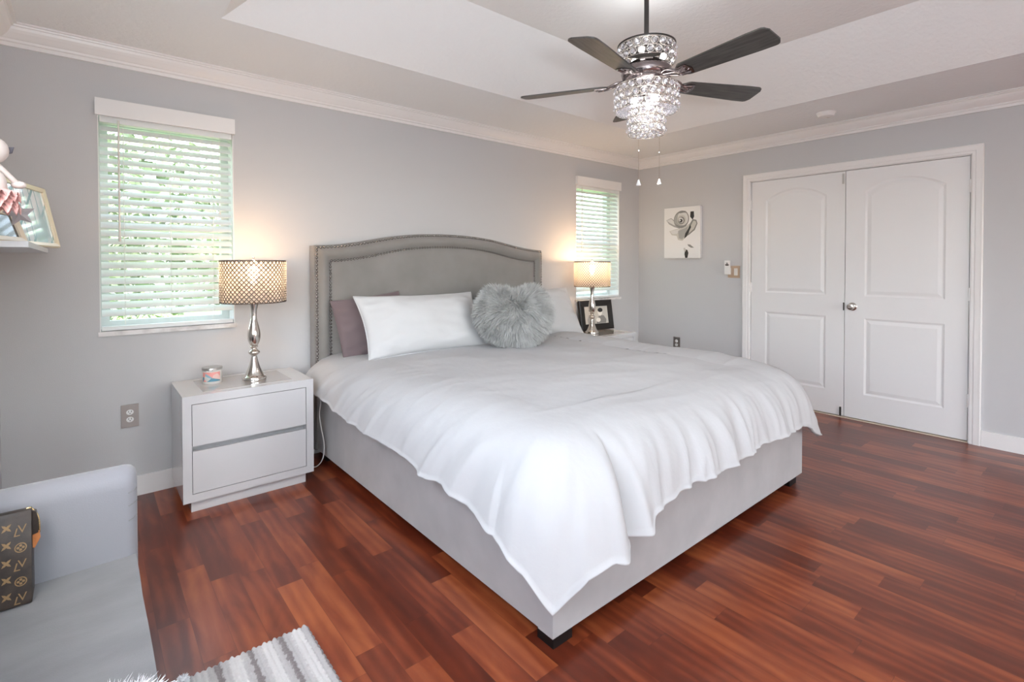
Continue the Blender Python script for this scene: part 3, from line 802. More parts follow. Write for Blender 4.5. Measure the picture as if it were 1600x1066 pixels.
# ------------------------------------------------------------------ table lamps
def table_lamp(label,loc):
    t=thing('table_lamp',label,'lamp',loc)
    bm=bmnew()
    lathe(bm,[(0,0),(.062,0),(.063,.004),(.063,.022),(.060,.026),(.054,.029),(.046,.042),(.036,.064),(.027,.090),(.020,.115),(.016,.135),(.0145,.142),(.017,.147),(.026,.153),(.031,.160),(.031,.165),(.026,.172),(.016,.178),(.0145,.186),(.020,.190),(.022,.196),(.018,.200),(.022,.207),(.029,.222),(.034,.243),(.035,.262),(.033,.283),(.027,.310),(.020,.338),(.016,.360),(.0155,.380),(.017,.405),(.022,.430),(.029,.452),(.034,.464),(.036,.468),(.030,.470),(0,.468)],40)
    obj('base',bm,M['mercury'],t,True,50)
    bm=bmnew(); tube(bm,[(0,0,.466),(0,0,.555)],.008,12); lathe(bm,[(.014,.50),(.016,.51),(.016,.55),(.012,.56)],16); obj('socket',bm,M['chrome'],t,True,40)
    # shade: lattice of wires with crystals in the openings
    R=.170; z0,z1=.452,.690; n=44; rows=9
    bm=bmnew()
    for zz in (z0,z1): tube(bm,[(R*math.cos(2*PI*k/72),R*math.sin(2*PI*k/72),zz) for k in range(72)],.0026,6,closed=True)
    for sgn in (1,-1):
        for k in range(n):
            a0=2*PI*k/n; tw=sgn*2*PI*rows/n
            tube(bm,[(R*math.cos(a0+tw*q/12),R*math.sin(a0+tw*q/12),z0+(z1-z0)*q/12) for q in range(13)],.0031,4)
    sh=obj('shade_lattice',bm,M['wire'],t,True)
    bm=bmnew(); hz=(z1-z0)/rows
    for r in range(rows*2-1):
        z=z0+(r+1)*hz/2
        for k in range(n):
            a=2*PI*(k+(0 if r%2==0 else .5))/n
            c=Vector((R*math.cos(a),R*math.sin(a),z)); tx=Vector((-math.sin(a),math.cos(a),0)); nn=Vector((math.cos(a),math.sin(a),0))
            hw=2*PI*R/n*.40; hh=hz*.40
            q=[bm.verts.new(c+tx*hw),bm.verts.new(c+Vector((0,0,hh))),bm.verts.new(c-tx*hw),bm.verts.new(c-Vector((0,0,hh)))]
            ap=bm.verts.new(c+nn*.005)
            for i in range(4): bm.faces.new((q[i],q[(i+1)%4],ap))
    obj('shade_crystals',bm,M['shade_crystal'],t)
    # spider and finial
    bm=bmnew()
    for k in range(3):
        a=2*PI*k/3+.4; tube(bm,[(0,0,.684),(R*math.cos(a),R*math.sin(a),.688)],.002,6)
    tube(bm,[(0,0,.56),(0,0,.695)],.003,6); obj('shade_spider',bm,M['chrome'],t)
    bm=bmnew(); lathe(bm,[(.004,.690),(.007,.694),(.004,.699),(.007,.706),(.005,.713),(0,.716)],14); obj('finial',bm,M['chrome'],t,True,40)
    bm=bmnew(); lathe(bm,[(0,.555),(.013,.556),(.014,.575),(.026,.60),(.031,.622),(.028,.64),(.016,.655),(0,.66)],20); b=obj('light_bulb',bm,M['bulb_warm'],t,True)
    return t
lamp_data=[]
lp1=table_lamp('silver baluster table lamp with crystal drum shade on the left nightstand',(-4.050,-.275,.6072))
lp2=dup(lp1,(-1.083,-.25,.6072),label='silver baluster table lamp with crystal drum shade on the right nightstand')
for k,(x,y) in enumerate(((-4.05,-.275),(-1.083,-.25))):
    l=bpy.data.lights.new('lamp_glow','POINT'); l.energy=9.5 if k==0 else 16; l.color=(1,.62,.33); l.shadow_soft_size=.034
    o=bpy.data.objects.new('lamp_glow',l); o.location=(x,y,.6072+.675); COL.objects.link(o)
# ------------------------------------------------------------------ things on the nightstands
cn=thing('candle','small round tin candle with pink and blue label on the left nightstand','candle',(-4.247,-.185,.6072))
bm=bmnew(); lathe(bm,[(0,0),(.047,0),(.049,.003),(.049,.074),(.047,.076),(0,.076)],36); obj('jar',bm,M['off_white'],cn,True,40)
bm=bmnew(); lathe(bm,[(0,.076),(.0515,.076),(.0515,.086),(.049,.089),(0,.089)],36)
box(bm,-.008,.010,-.064,-.046,.079,.084); obj('lid',bm,M['lid'],cn,True,40)
def label_mat():
    m=mat('candle_label',(.8,.8,.8),.35); t=m.node_tree; b=t.nodes['Principled BSDF']
    tc=t.nodes.new('ShaderNodeTexCoord'); v=t.nodes.new('ShaderNodeTexVoronoi'); v.inputs['Scale'].default_value=34
    r=t.nodes.new('ShaderNodeValToRGB'); r.color_ramp.interpolation='CONSTANT'; e=r.color_ramp.elements
    e[0].position=0; e[0].color=(.80,.34,.30,1); e[1].position=.3; e[1].color=(.10,.26,.34,1)
    k=e.new(.5); k.color=(.62,.60,.56,1); k=e.new(.7); k.color=(.82,.55,.50,1); k=e.new(.88); k.color=(.25,.42,.50,1)
    sp=t.nodes.new('ShaderNodeSeparateColor'); t.links.new(tc.outputs['Object'],v.inputs['Vector']); t.links.new(v.outputs['Color'],sp.inputs[0]); t.links.new(sp.outputs[0],r.inputs[0]); t.links.new(r.outputs[0],b.inputs['Base Color'])
    return m
bm=bmnew(); n=16; A=[];B=[]
for k in range(n+1):
    a=math.radians(-165+115*k/n); A.append(bm.verts.new((.0496*math.cos(a),.0496*math.sin(a),.014))); B.append(bm.verts.new((.0496*math.cos(a),.0496*math.sin(a),.066)))
for k in range(n): bm.faces.new((A[k],A[k+1],B[k+1],B[k]))
obj('label',bm,label_mat(),cn,True)

def framed(name,label,cat,w,h,fw,depth,frame_m,loc,rotz,lean,slope=0.004):
    """leaning frame; local x = width, origin bottom centre, picture faces local -Y"""
    t=thing(name,label,cat,loc,rotz); t.rotation_euler=(-lean,0,rotz)
    bm=bmnew(); o=[(-w/2,0),(w/2,0),(w/2,h),(-w/2,h)]; i=[(-w/2+fw,fw),(w/2-fw,fw),(w/2-fw,h-fw),(-w/2+fw,h-fw)]
    m_=[(x*(1-.3*fw/w),z*(1-.3*fw/h)+.15*fw) for x,z in o]
    def ring(p,y): return [bm.verts.new((x,y,z)) for x,z in p]
    rs=[ring(o,depth/2),ring(o,-depth/2+.004),ring(m_,-depth/2-.003),ring(i,-depth/2+.006),ring(i,depth/2-.004)]
    for A,B in zip(rs,rs[1:]):
        for k in range(4): bm.faces.new((A[k],A[(k+1)%4],B[(k+1)%4],B[k]))
    bm.faces.new(rs[0]); bm.faces.new(rs[-1])
    bmesh.ops.recalc_face_normals(bm,faces=bm.faces)
    obj('frame',bm,frame_m,t); return t
def poly_face(bm,pts,y,mi): 
    f=bm.faces.new([bm.verts.new((x,y,z)) for x,z in pts]); f.material_index=mi
def ell(cx,cz,rx,rz,n=20,rot=0):
    return [(cx+rx*math.cos(2*PI*k/n)*math.cos(rot)-rz*math.sin(2*PI*k/n)*math.sin(rot),cz+rx*math.cos(2*PI*k/n)*math.sin(rot)+rz*math.sin(2*PI*k/n)*math.cos(rot)) for k in range(n)]
g1=mat('print_light_grey',(.55,.54,.50),.5); g2=mat('print_mid_grey',(.22,.22,.21),.5); g3=mat('print_dark',(.02,.02,.02),.5); g4=mat('print_white',(.78,.77,.74),.5); g5=mat('print_grey',(.36,.36,.35),.5)
pf=framed('photo_frame','black framed black and white photo leaning behind the right lamp','picture frame',.44,.300,.062,.024,M['blackframe'],(-.825,-.105,.6078),-.12,.16)
bm=bmnew(); w,h=.44,.300
poly_face(bm,[(-w/2+.062,.062),(w/2-.062,.062),(w/2-.062,h-.062),(-w/2+.062,h-.062)],.0,0)
# two figures in soft greys
poly_face(bm,[(-.12,.064),(-.02,.064),(-.03,.13),(-.06,.155),(-.10,.15),(-.125,.11)],-.001,1); poly_face(bm,ell(-.065,.175,.028,.034),-.0012,4)
poly_face(bm,[(-.01,.064),(.12,.064),(.13,.10),(.10,.14),(.05,.15),(.01,.12)],-.001,2); poly_face(bm,ell(.05,.175,.030,.036),-.0012,4)
poly_face(bm,ell(.056,.198,.034,.022),-.0014,3); poly_face(bm,ell(-.068,.200,.030,.018),-.0014,3); poly_face(bm,ell(.02,.10,.03,.022),-.0014,4)
obj('photo',bm,[g1,g5,g2,g3,g4],pf)

# rose canvas on the right wall (flat printed picture on a stretched canvas)
cv=thing('wall_canvas','square edged canvas of a grey rose hanging on the right wall','picture',(0,-.5605,1.600))
boxo('canvas',(-.036,-.002,-.2075,.2075,-.266,.266),mat('canvas_white',(.80,.80,.79),.7,bump=(400,.1,1)),cv,.004)
bm=bmnew()
def cf(pts,lvl,mi):   # pts in picture space u right 0..1, v down 0..1  -> local y,z on the face
    f=bm.faces.new([bm.verts.new((-.0362-.00012*lvl,.2075-.415*u,.266-.532*v)) for u,v in pts]); f.material_index=mi
def E(cx,cy,rx,ry,rot=0,n=28): return [(cx+rx*math.cos(2*PI*k/n)*math.cos(rot)-ry*math.sin(2*PI*k/n)*math.sin(rot),cy+rx*math.cos(2*PI*k/n)*math.sin(rot)+ry*math.sin(2*PI*k/n)*math.cos(rot)) for k in range(n)]
cf([(.06,.24),(.20,.20),(.33,.27),(.48,.36),(.44,.42),(.28,.38),(.14,.32)],1,5)      # left petal
cf([(.07,.245),(.20,.215),(.30,.28),(.43,.36),(.30,.35),(.17,.30)],2,4)
cf([(.80,.25),(.90,.27),(.93,.34),(.86,.46),(.70,.55),(.62,.58),(.66,.44),(.72,.34)],1,2)     # right petal dark
cf([(.82,.28),(.88,.29),(.90,.34),(.83,.44),(.70,.52),(.72,.42)],2,1)
cf([(.74,.10),(.83,.10),(.84,.20),(.80,.26),(.73,.20)],1,3)
cf([(.15,.46),(.30,.43),(.50,.41),(.72,.33),(.66,.48),(.60,.60),(.52,.66),(.40,.64),(.36,.56),(.22,.54)],2,1) # lower bloom
cf([(.17,.46),(.30,.44),(.44,.43),(.37,.52),(.24,.52)],3,4)
cf([(.40,.46),(.58,.42),(.68,.38),(.60,.56),(.52,.63),(.42,.61)],3,5)
cf([(.60,.52),(.74,.36),(.76,.40),(.64,.58),(.57,.62)],4,3)
cf(E(.49,.24,.215,.17,-.15),3,2)
cf(E(.46,.25,.175,.145,-.2),4,5); cf(E(.53,.22,.15,.135,.3),5,4); cf(E(.50,.25,.125,.10,.1),6,1); cf(E(.49,.26,.095,.075),7,2); cf(E(.48,.255,.07,.05,.4),8,4); cf(E(.48,.265,.045,.034),9,3); cf(E(.46,.26,.02,.014),10,4)
cf([(.38,.10),(.48,.07),(.60,.08),(.66,.12),(.56,.11),(.46,.12)],8,2)
cf([(.30,.30),(.36,.34),(.46,.37),(.58,.36),(.66,.30),(.62,.38),(.48,.41),(.36,.37)],9,2)
cf([(.66,.73),(.74,.74),(.84,.80),(.76,.80),(.69,.77)],1,2)
cf([(.60,.83),(.66,.84),(.69,.90),(.66,.995),(.60,.995),(.58,.92)],1,3); cf([(.55,.80),(.60,.80),(.62,.86),(.58,.88)],2,1)
obj('rose_print',bm,[g4,g1,g2,g3,mat('print_pale',(.66,.66,.65),.5),g5],cv)

# switch, fan remote, outlets, smoke detector
def plate(bm,w,h,t):
    prism(bm,[(-w/2,-h/2),(w/2,-h/2),(w/2,h/2),(-w/2,h/2)],Matrix.Identity(4),t)
sw=thing('light_switch','nickel rocker switch plate beside the double door','light switch',(0,-1.103,1.198),-PI/2)
def upright(o): o.rotation_euler=(0,0,o.rotation_euler.z)
bm=bmnew(); box(bm,-.058,.058,-.006,0,-.058,.058); bevel(bm,.003); obj('plate',bm,mat('satin_nickel_plate',(.55,.44,.35),.33,.8),sw,True,40)
bm=bmnew(); box(bm,.004,.038,-.010,-.005,-.034,.034); bevel(bm,.002); obj('rocker',bm,M['off_white'],sw,True,40)
rm=thing('fan_remote','small white fan remote in a wall holder, left of the switch','remote control',(0,-1.047,1.235),-PI/2)
bm=bmnew(); box(bm,-.026,.026,-.030,-.0105,-.060,.072); bevel(bm,.005,3); obj('body',bm,M['white_plastic'],rm,True,40)
bm=bmnew(); box(bm,-.029,.029,-.014,0,-.064,.0); obj('holder',bm,M['off_white'],rm)
bm=bmnew(); 
for p in (ell(0,.030,.020,.008),ell(0,.046,.012,.004),): 
    f=bm.faces.new([bm.verts.new((x,-.0302,z)) for x,z in p])
obj('buttons',bm,M['bronze'],rm)
def outlet(label,loc,rotz):
    t=thing('wall_outlet',label,'outlet',loc,rotz)
    bm=bmnew(); box(bm,-.039,.039,-.006,0,-.062,.062); bevel(bm,.003); obj('plate',bm,mat('pewter_plate',(.36,.33,.31),.35,.85),t,True,40)
    for zc in (.020,-.020):
        bm=bmnew(); A=[(x,-.0085,z) for x,z in ell(0,zc,.0165,.0145,24)]; 
        f=bm.faces.new([bm.verts.new(p) for p in A]); r=bmesh.ops.extrude_face_region(bm,geom=[f]); bmesh.ops.translate(bm,vec=(0,.004,0),verts=[v for v in r['geom'] if isinstance(v,bmesh.types.BMVert)])
        bmesh.ops.recalc_face_normals(bm,faces=bm.faces); s=obj('socket',bm,M['white_plastic'],t)
        bm=bmnew(); box(bm,-.0075,-.0050,-.0089,-.0084,zc,zc+.008); box(bm,.0050,.0075,-.0089,-.0084,zc,zc+.008); box(bm,-.002,.002,-.0089,-.0084,zc-.009,zc-.004); obj('slots',bm,M['slot'],s)
    return t
ol=outlet('pewter double wall outlet under the left window',(-4.612,0,.447),0)
dup(ol,(0,-.487,.437),-PI/2,'pewter wall outlet on the right wall just above the bed')
sd=thing('smoke_detector','round white smoke detector on the ceiling above the double door','smoke detector',(-.428,-2.027,HC))
bm=bmnew(); lathe(bm,[(0,-.034),(.040,-.034),(.052,-.030),(.058,-.020),(.060,-.012),(.064,-.010),(.066,0)],36); obj('housing',bm,M['trim'],sd,True,40)
bm=bmnew(); lathe(bm,[(0,-.0375),(.010,-.037),(.012,-.034)],16,(.02,-.01,0)); obj('test_button',bm,M['off_white'],sd,True,40)

# white cable between nightstand and bed
bm=bmnew(); cp=[(-3.675,-.20,.50),(-3.672,-.275,.42),(-3.676,-.262,.33),(-3.668,-.275,.24),(-3.664,-.31,.15),(-3.672,-.30,.06),(-3.70,-.27,.012),(-3.735,-.235,.010),(-3.745,-.225,.024)]
def catmull(p,n=8):
    p=[Vector(q) for q in p]; out=[]
    for i in range(len(p)-1):
        a,b,c,d=p[max(0,i-1)],p[i],p[i+1],p[min(len(p)-1,i+2)]
        for k in range(n):
            t=k/n; out.append(.5*((2*b)+(c-a)*t+(2*a-5*b+4*c-d)*t*t+(3*b-a-3*c+d)*t**3))
    out.append(p[-1]); return out
tube(bm,catmull(cp),.0036,8); tag(obj('cable',bm,M['cable'],None,True),'thin white cable hanging from under the duvet beside the bed','cable')

# ------------------------------------------------------------------ ceiling fan
FX,FY=-2.507,-1.859
fan=thing('ceiling_fan','dark bladed ceiling fan with tiered crystal light hanging from the tray','ceiling fan',(FX,FY,HT))
def fz(z): return z-HT
bm=bmnew(); tube(bm,[(0,0,fz(2.41)),(0,0,fz(2.745))],.0125,14); obj('downrod',bm,M['bronze'],fan,True,40)
bm=bmnew(); lathe(bm,[(.0,fz(2.70)),(.03,fz(2.70)),(.065,fz(2.72)),(.07,fz(2.75))],28); obj('ceiling_canopy',bm,M['bronze'],fan,True,40)
def crystal_drum(name,R,z0,rows,bottom=False,cell=.043):
    zc=z0; n=int(round(2*PI*R/cell)); h=cell*rows
    bm=bmnew()
    for k in range(rows+1):
        tube(bm,[(R*math.cos(2*PI*q/48),R*math.sin(2*PI*q/48),fz(z0+k*cell)) for q in range(48)],.0022,5,closed=True)
    fr=obj(name+'_frame',bm,M['chrome'],fan,True)
    bm=bmnew(); ringbm=bmnew()
    rnd=random.Random(int(R*1000))
    def cellat(c,nn,up,sz):
        tx=up.cross(nn).normalized()
        tube(ringbm,[c+tx*math.cos(2*PI*q/12)*sz*.44+up*math.sin(2*PI*q/12)*sz*.44 for q in range(12)],sz*.065,4,closed=True)
        vs=sphere(bm,(0,0,0),sz*.33,1)
        Rm=Matrix.Rotation(rnd.uniform(0,6),3,nn)
        for v in vs: v.co=Rm@v.co; v.co=c+v.co
    for r in range(rows):
        for k in range(n):
            a=2*PI*(k+.5*(r%2))/n; nn=Vector((math.cos(a),math.sin(a),0)); cellat(nn*R+Vector((0,0,fz(z0+(r+.5)*cell))),nn,Vector((0,0,1)),cell)
    if bottom:
        for rr in np.arange(R-cell*.6,.01,-cell*.9):
            m=max(1,int(2*PI*rr/cell))
            for k in range(m):
                a=2*PI*k/m; cellat(Vector((rr*math.cos(a),rr*math.sin(a),fz(z0+.004))),Vector((0,0,-1)),Vector((math.cos(a),math.sin(a),0)),cell*.9)
    obj(name+'_rings',ringbm,M['chrome'],fan,True); obj(name+'_crystals',bm,M['crystal'],fan)
crystal_drum('upper_drum',.146,2.335,2)
bm=bmnew(); lathe(bm,[(0,fz(2.424)),(.150,fz(2.424)),(.151,fz(2.430)),(.03,fz(2.434)),(0,fz(2.434))],48); obj('drum_cover',bm,M['bronze'],fan,True,40)
bm=bmnew(); lathe(bm,[(0,fz(2.345)),(.06,fz(2.345)),(.085,fz(2.338)),(.095,fz(2.325)),(.115,fz(2.318)),(.128,fz(2.300)),(.131,fz(2.280)),(.125,fz(2.258)),(.105,fz(2.242)),(.078,fz(2.234)),(.060,fz(2.226)),(.055,fz(2.214)),(0,fz(2.212))],48); obj('motor_housing',bm,M['dark_nickel'],fan,True,50)
crystal_drum('lower_drum',.160,2.083,3); crystal_drum('small_drum',.094,1.962,3,True,.042)
# open annulus of crystal bars between the two lower tiers
bm=bmnew()
for k in range(36):
    a=2*PI*k/36; tube(bm,[(.098*math.cos(a),.098*math.sin(a),fz(2.088)),(.156*math.cos(a),.156*math.sin(a),fz(2.084))],.005,6)
obj('crystal_bars',bm,M['crystal'],fan)
zb=2.232
def blade(a):
    bm=bmnew(); n=40; top=[];bot=[]; outl=[]
    r0,r1=.205,.690
    L=[];Rr=[]
    for k in range(n+1):
        u=k/n; x=r0+(r1-r0)*u; hw=.052+.020*min(1,u*1.25)
        if u>.9: hw*= max(0,1-((u-.9)/.1)**5*.42)
        if u<.06: hw*= .55+.45*u/.06
        L.append((x,hw)); Rr.append((x,-hw))
    outl=L+Rr[::-1]; prism(bm,outl,Matrix.Translation((0,0,-.0035)),.007)
    Mx=Matrix.Rotation(a,4,'Z')@Matrix.Translation((0,0,fz(zb)))@Matrix.Rotation(math.radians(-12),4,'X')
    bl_=obj('blade',bm,M['fanblade'],fan); bl_.matrix_local=Mx
    # iron: scrolled arm with two prongs and screws
    bm=bmnew()
    for s in (-1,1):
        tube(bm,catmull([(.10,s*.012,.018),(.14,s*.030,.016),(.18,s*.034,.004),(.215,s*.018,-.008),(.26,s*.030,-.008)],6),.006,8)
    tube(bm,catmull([(.09,0,.022),(.16,0,.010),(.25,0,-.008)],6),.007,8)
    prism(bm,[(.205,-.036),(.27,-.042),(.285,0),(.27,.042),(.205,.036)],Matrix.Translation((0,0,-.0085)),.004)
    for q in ((.225,-.02),(.225,.02),(.265,0)): sphere(bm,(q[0],q[1],-.009),.006,1)
    obj('blade_iron',bm,M['dark_nickel'],bl_,True,50)
for k in range(5): blade(math.radians(191.7-72*k))
for (x,y,z) in ((.055,.02,2.135),(-.04,.045,2.135),(-.01,-.058,2.135)):
    bm=bmnew(); sphere(bm,(x,y,fz(z)),.022,2,(1,1,1.25)); obj('light_bulb',bm,M['bulb_cool'],fan,True)
for a in (200,320,80):
    bm=bmnew(); sphere(bm,(.09*math.cos(math.radians(a)),.09*math.sin(math.radians(a)),fz(2.375)),.016,2,(1,1,1.2)); obj('light_bulb',bm,M['bulb_cool'],fan,True)
for (dx,dy,z) in ((-.107,-.03,1.685),(.148,.018,1.722)):
    bm=bmnew(); tube(bm,[(dx,dy,fz(z+.02)),(dx,dy,fz(2.24))],.0011,5); sphere(bm,(dx,dy,fz(z+.17)),.004,1); c=obj('pull_chain',bm,M['chrome'],fan)
    bm=bmnew(); lathe(bm,[(0,0),(.011,.001),(.012,.006),(.007,.018),(.004,.030),(0,.032)],14,(dx,dy,fz(z-.008))); obj('pull_knob',bm,M['white_plastic'],c,True,40)
l=bpy.data.lights.new('fan_uplight','AREA'); l.shape='DISK'; l.size=.26; l.energy=1.5; l.color=(.97,.98,1)
o=bpy.data.objects.new('fan_uplight',l); o.location=(FX,FY,2.445); o.rotation_euler=(PI,0,0); COL.objects.link(o)
l=bpy.data.lights.new('fan_downlight','AREA'); l.shape='DISK'; l.size=.11; l.energy=4.5; l.color=(1,.985,.97)
o=bpy.data.objects.new('fan_downlight',l); o.location=(FX,FY,1.935); COL.objects.link(o)
for z,p in ((2.13,1.3),(2.385,.5)):
    l=bpy.data.lights.new('fan_light','POINT'); l.energy=p; l.color=(1,.95,.90); l.shadow_soft_size=.06
    o=bpy.data.objects.new('fan_light',l); o.location=(FX,FY,z); COL.objects.link(o)

# ------------------------------------------------------------------ sofa, bag, fluffy cushion, rug
sofa=thing('sofa','pale grey velvet settee with one padded arm at lower left','sofa',(-4.89,-2.0,0))
ox,oy=-4.89,-2.0
def soft_box(b,r,seg=6,puff=0,seed=0,sub=10,amp=.004):
    bm=bmnew(); box(bm,*b); bevel(bm,r,seg)
    bmesh.ops.subdivide_edges(bm,edges=[e for e in bm.edges if e.calc_length()>.09],cuts=sub,use_grid_fill=True)
    bm.normal_update()
    for v in bm.verts:
        v.co+=v.normal*(amp*mnoise.noise(v.co*5+Vector((seed,0,0)))+amp*.6*mnoise.noise(v.co*13+Vector((seed,4,0))))
    return bm
obj('seat',soft_box((XL+.01-ox,-4.672-ox,-2.95-oy,-1.455-oy,.09,.352),.035,5,seed=2),M['sofa'],sofa,True,60)
# arm: upright padded slab with a rolled front and top, gathered at the front
bm=bmnew(); n=26; prof=[]
y0,y1=-1.462,-1.345; rr=(y1-y0)/2; yc=(y0+y1)/2
for k in range(9): prof.append((y0,.09+(.570-.09)*k/8))
for k in range(1,13):
    a=PI-PI*k/12; prof.append((yc+rr*math.cos(a),.570+rr*.95*math.sin(a)))
for k in range(1,9): prof.append((y1,.570-(.570-.09)*k/8))
xs=[XL+.012]+[XL+.012+(-4.70-(XL+.012))*k/14 for k in range(1,15)]
rows=[]
for x in xs: rows.append([(x,y,z) for y,z in prof])
for k in range(1,8):  # rounded front
    u=k/7; a=u*PI/2; sc=math.cos(a)
    rows.append([(-4.70+.034*math.sin(a), yc+(y-yc)*(.45+.55*sc) , z-(.0 if z<.55 else (z-.55)*(1-sc)*.35)) for y,z in prof])
g=[[bm.verts.new((x-ox,y-oy,z)) for x,y,z in r] for r in rows]
for A,B in zip(g,g[1:]):
    for i in range(len(A)-1): bm.faces.new((A[i],A[i+1],B[i+1],B[i]))
bm.faces.new(g[-1]); bm.faces.new(list(reversed(g[0])))
bmesh.ops.recalc_face_normals(bm,faces=bm.faces)
arm=obj('arm',bm,M['sofa_arm'],sofa,True,60)
seam_m=mat('seam_shadow_grey',(.22,.22,.23),.9)
for z in (.556,.515,.468):
    bm=bmnew(); tube(bm,[(-4.690-ox,y0+.0006-oy,z-.004),(-4.676-ox,y0+.008-oy,z),(-4.668-ox,y0+.020-oy,z+.003)],.0016,6); obj('pleat_seam',bm,seam_m,arm)
for x,y in ((XL+.06,-1.42),(-4.76,-1.42),(XL+.06,-2.88),(-4.76,-2.88)):
    bm=bmnew(); lathe(bm,[(.016,0),(.022,.1)],12,(x-ox,y-oy,0)); obj('leg',bm,M['black_wood'],sofa,True,40)

bag=thing('pouch_bag','brown monogram canvas pouch standing on the sofa against its arm','bag',(-5.009,-1.527,.3545))
bw=.102; bh=.245
bm=bmnew(); nn_=10; g=[]
sec=[(-.052,0),(-.050,.01),(-.044,.12),(-.022,.225),(-.012,bh),(.012,bh),(.022,.225),(.044,.12),(.050,.01),(.052,0)]
pr=[(y*.85,z) for y,z in sec]
A=[bm.verts.new((-bw,y,z)) for y,z in pr]; B=[bm.verts.new((bw,y,z)) for y,z in pr]; m=len(pr)
for i in range(m): bm.faces.new((A[i],A[(i+1)%m],B[(i+1)%m],B[i]))
bm.faces.new(list(reversed(A))); bm.faces.new(B); bmesh.ops.recalc_face_normals(bm,faces=bm.faces); bevel(bm,.003,2)
obj('body',bm,M['canvasbag'],bag,True,40)
bm=bmnew(); tube(bm,catmull([(bw-.012,0,bh-.001),(bw-.002,0,bh-.002),(bw+.012,.0,bh-.03),(bw+.014,0,bh-.075)],6),.0022,8); obj('zipper',bm,M['brass'],bag,True)
bm=bmnew(); prism(bm,[(0,0),(.018,0),(.020,-.02),(.008,-.046),(-.002,-.042)],Matrix(((1,0,0,bw-.004),(0,0,1,-.004),(0,1,0,bh-.068),(0,0,0,1))),.006); obj('leather_tab',bm,M['leather'],bag)
bm=bmnew(); prism(bm,[(0,0),(.010,-.006),(.015,-.03),(.014,-.066),(0,-.070)],Matrix(((1,0,0,bw-.002),(0,0,1,-.009),(0,1,0,bh-.005),(0,0,0,1))),.018); obj('gusset_tab',bm,M['canvasbag'],bag)
# monogram: interlocked L and V letters, four-petal blossoms, ringed blossoms
def text_polys(ch,size):
    c=bpy.data.curves.new('t','FONT'); c.body=ch; c.size=size; o=bpy.data.objects.new('t',c); COL.objects.link(o)
    dg=bpy.context.evaluated_depsgraph_get(); me=bpy.data.meshes.new_from_object(o.evaluated_get(dg))
    V=[v.co.copy() for v in me.vertices]; F=[list(p.vertices) for p in me.polygons]
    bpy.data.objects.remove(o); bpy.data.curves.remove(c); bpy.data.meshes.remove(me); return V,F
bm=bmnew()
def face_pt(u,z):
    # front face of the pouch follows its section
    zz=[p[1] for p in pr[:5]]; yy=[p[0] for p in pr[:5]]
    return Vector((u,float(np.interp(z,zz,yy))-.0012,z))
def add_poly(pts,u,z): 
    try: bm.faces.new([bm.verts.new(face_pt(u+p[0],z+p[1])) for p in pts])
    except ValueError: pass
LV=text_polys('L',.030); VV=text_polys('V',.030)
def letters(u,z):
    for (V,F),dx,dz,sh in ((LV,-.016,-.014,.25),(VV,-.006,-.007,.0)):
        for f in F: add_poly([(V[i].x+dx+sh*V[i].y,V[i].y+dz) for i in f],u,z)
def blossom(u,z,s,kind):
    if kind==0:
        star=[]
        for k in range(16):
            a=2*PI*k/16; r=s*(1.0 if k%4==0 else (.55 if k%2 else .30)); star.append((r*math.cos(a+PI/4),r*math.sin(a+PI/4)))
        add_poly(star,u,z)
    else:
        n=24; ring=[(math.cos(2*PI*k/n),math.sin(2*PI*k/n)) for k in range(n)]
        for k in range(n):
            a,b=ring[k],ring[(k+1)%n]; add_poly([(a[0]*s,a[1]*s),(b[0]*s,b[1]*s),(b[0]*s*.8,b[1]*s*.8),(a[0]*s*.8,a[1]*s*.8)],u,z)
        for k in range(4):
            a=PI/4*(2*k+ (1 if kind==1 else 0)); c=(.42*s*math.cos(a),.42*s*math.sin(a)); add_poly([(c[0]+.26*s*math.cos(2*PI*q/10),c[1]+.26*s*math.sin(2*PI*q/10)) for q in range(10)],u,z)
cyc=0
for ci,u in enumerate((-.088,-.060,-.032,-.004,.024,.052,.080)):
    for ri in range(6):
        z=.020+ri*.0445+(.012 if ci%2 else 0)
        if z>bh-.02: continue
        k=(ri+ci//2)%3 if ci%2==0 else 3
        if ci%2==0 and (ri%2==0): letters(u,z) if (ci//2)%2==1 else blossom(u,z,.0145,1)
        elif ci%2==0: blossom(u,z,.0125,2)
        else: blossom(u,z,.0135,0)
obj('monogram_print',bm,M['monogram'],bag)

def fluffy(name,label,cat,c,r,scale,L,NS,seed,matn,parent=None,tagit=True):
    bm=bmnew(); sphere(bm,(0,0,0),r,3,scale); rnd=random.Random(seed)
    bm.normal_update(); fs=list(bm.faces); V=[];F=[]
    for _ in range(NS):
        f=rnd.choice(fs); p=f.calc_center_median()+Vector((rnd.gauss(0,1),rnd.gauss(0,1),rnd.gauss(0,1)))*r*.03
        d=(f.normal+Vector((rnd.gauss(0,.35),rnd.gauss(0,.35),rnd.gauss(0,.35)))).normalized(); s=d.orthogonal().normalized(); l=L*rnd.uniform(.6,1.2); w=.0016
        b=len(V); q=[p,p+d*l*.5,p+d*l+Vector((0,0,-.2*l))]
        for k,ww in enumerate((1,.9,.15)): V+=[q[k]-s*w*ww,q[k]+s*w*ww]
        for k in range(2): F.append((b+2*k,b+2*k+1,b+2*k+3,b+2*k+2))
    bv=[bm.verts.new(v) for v in V]
    for f in F: bm.faces.new([bv[i] for i in f])
    o=obj(name,bm,matn,parent,True); o.location=c
    if tagit: tag(o,label,cat)
    return o
fluffy('fluffy_cushion','white shaggy cushion on the sofa seat at the bottom left edge','cushion',(-4.765,-2.33,.428),.085,(1.1,1.1,.62),.034,2600,4,M['whitefur'])

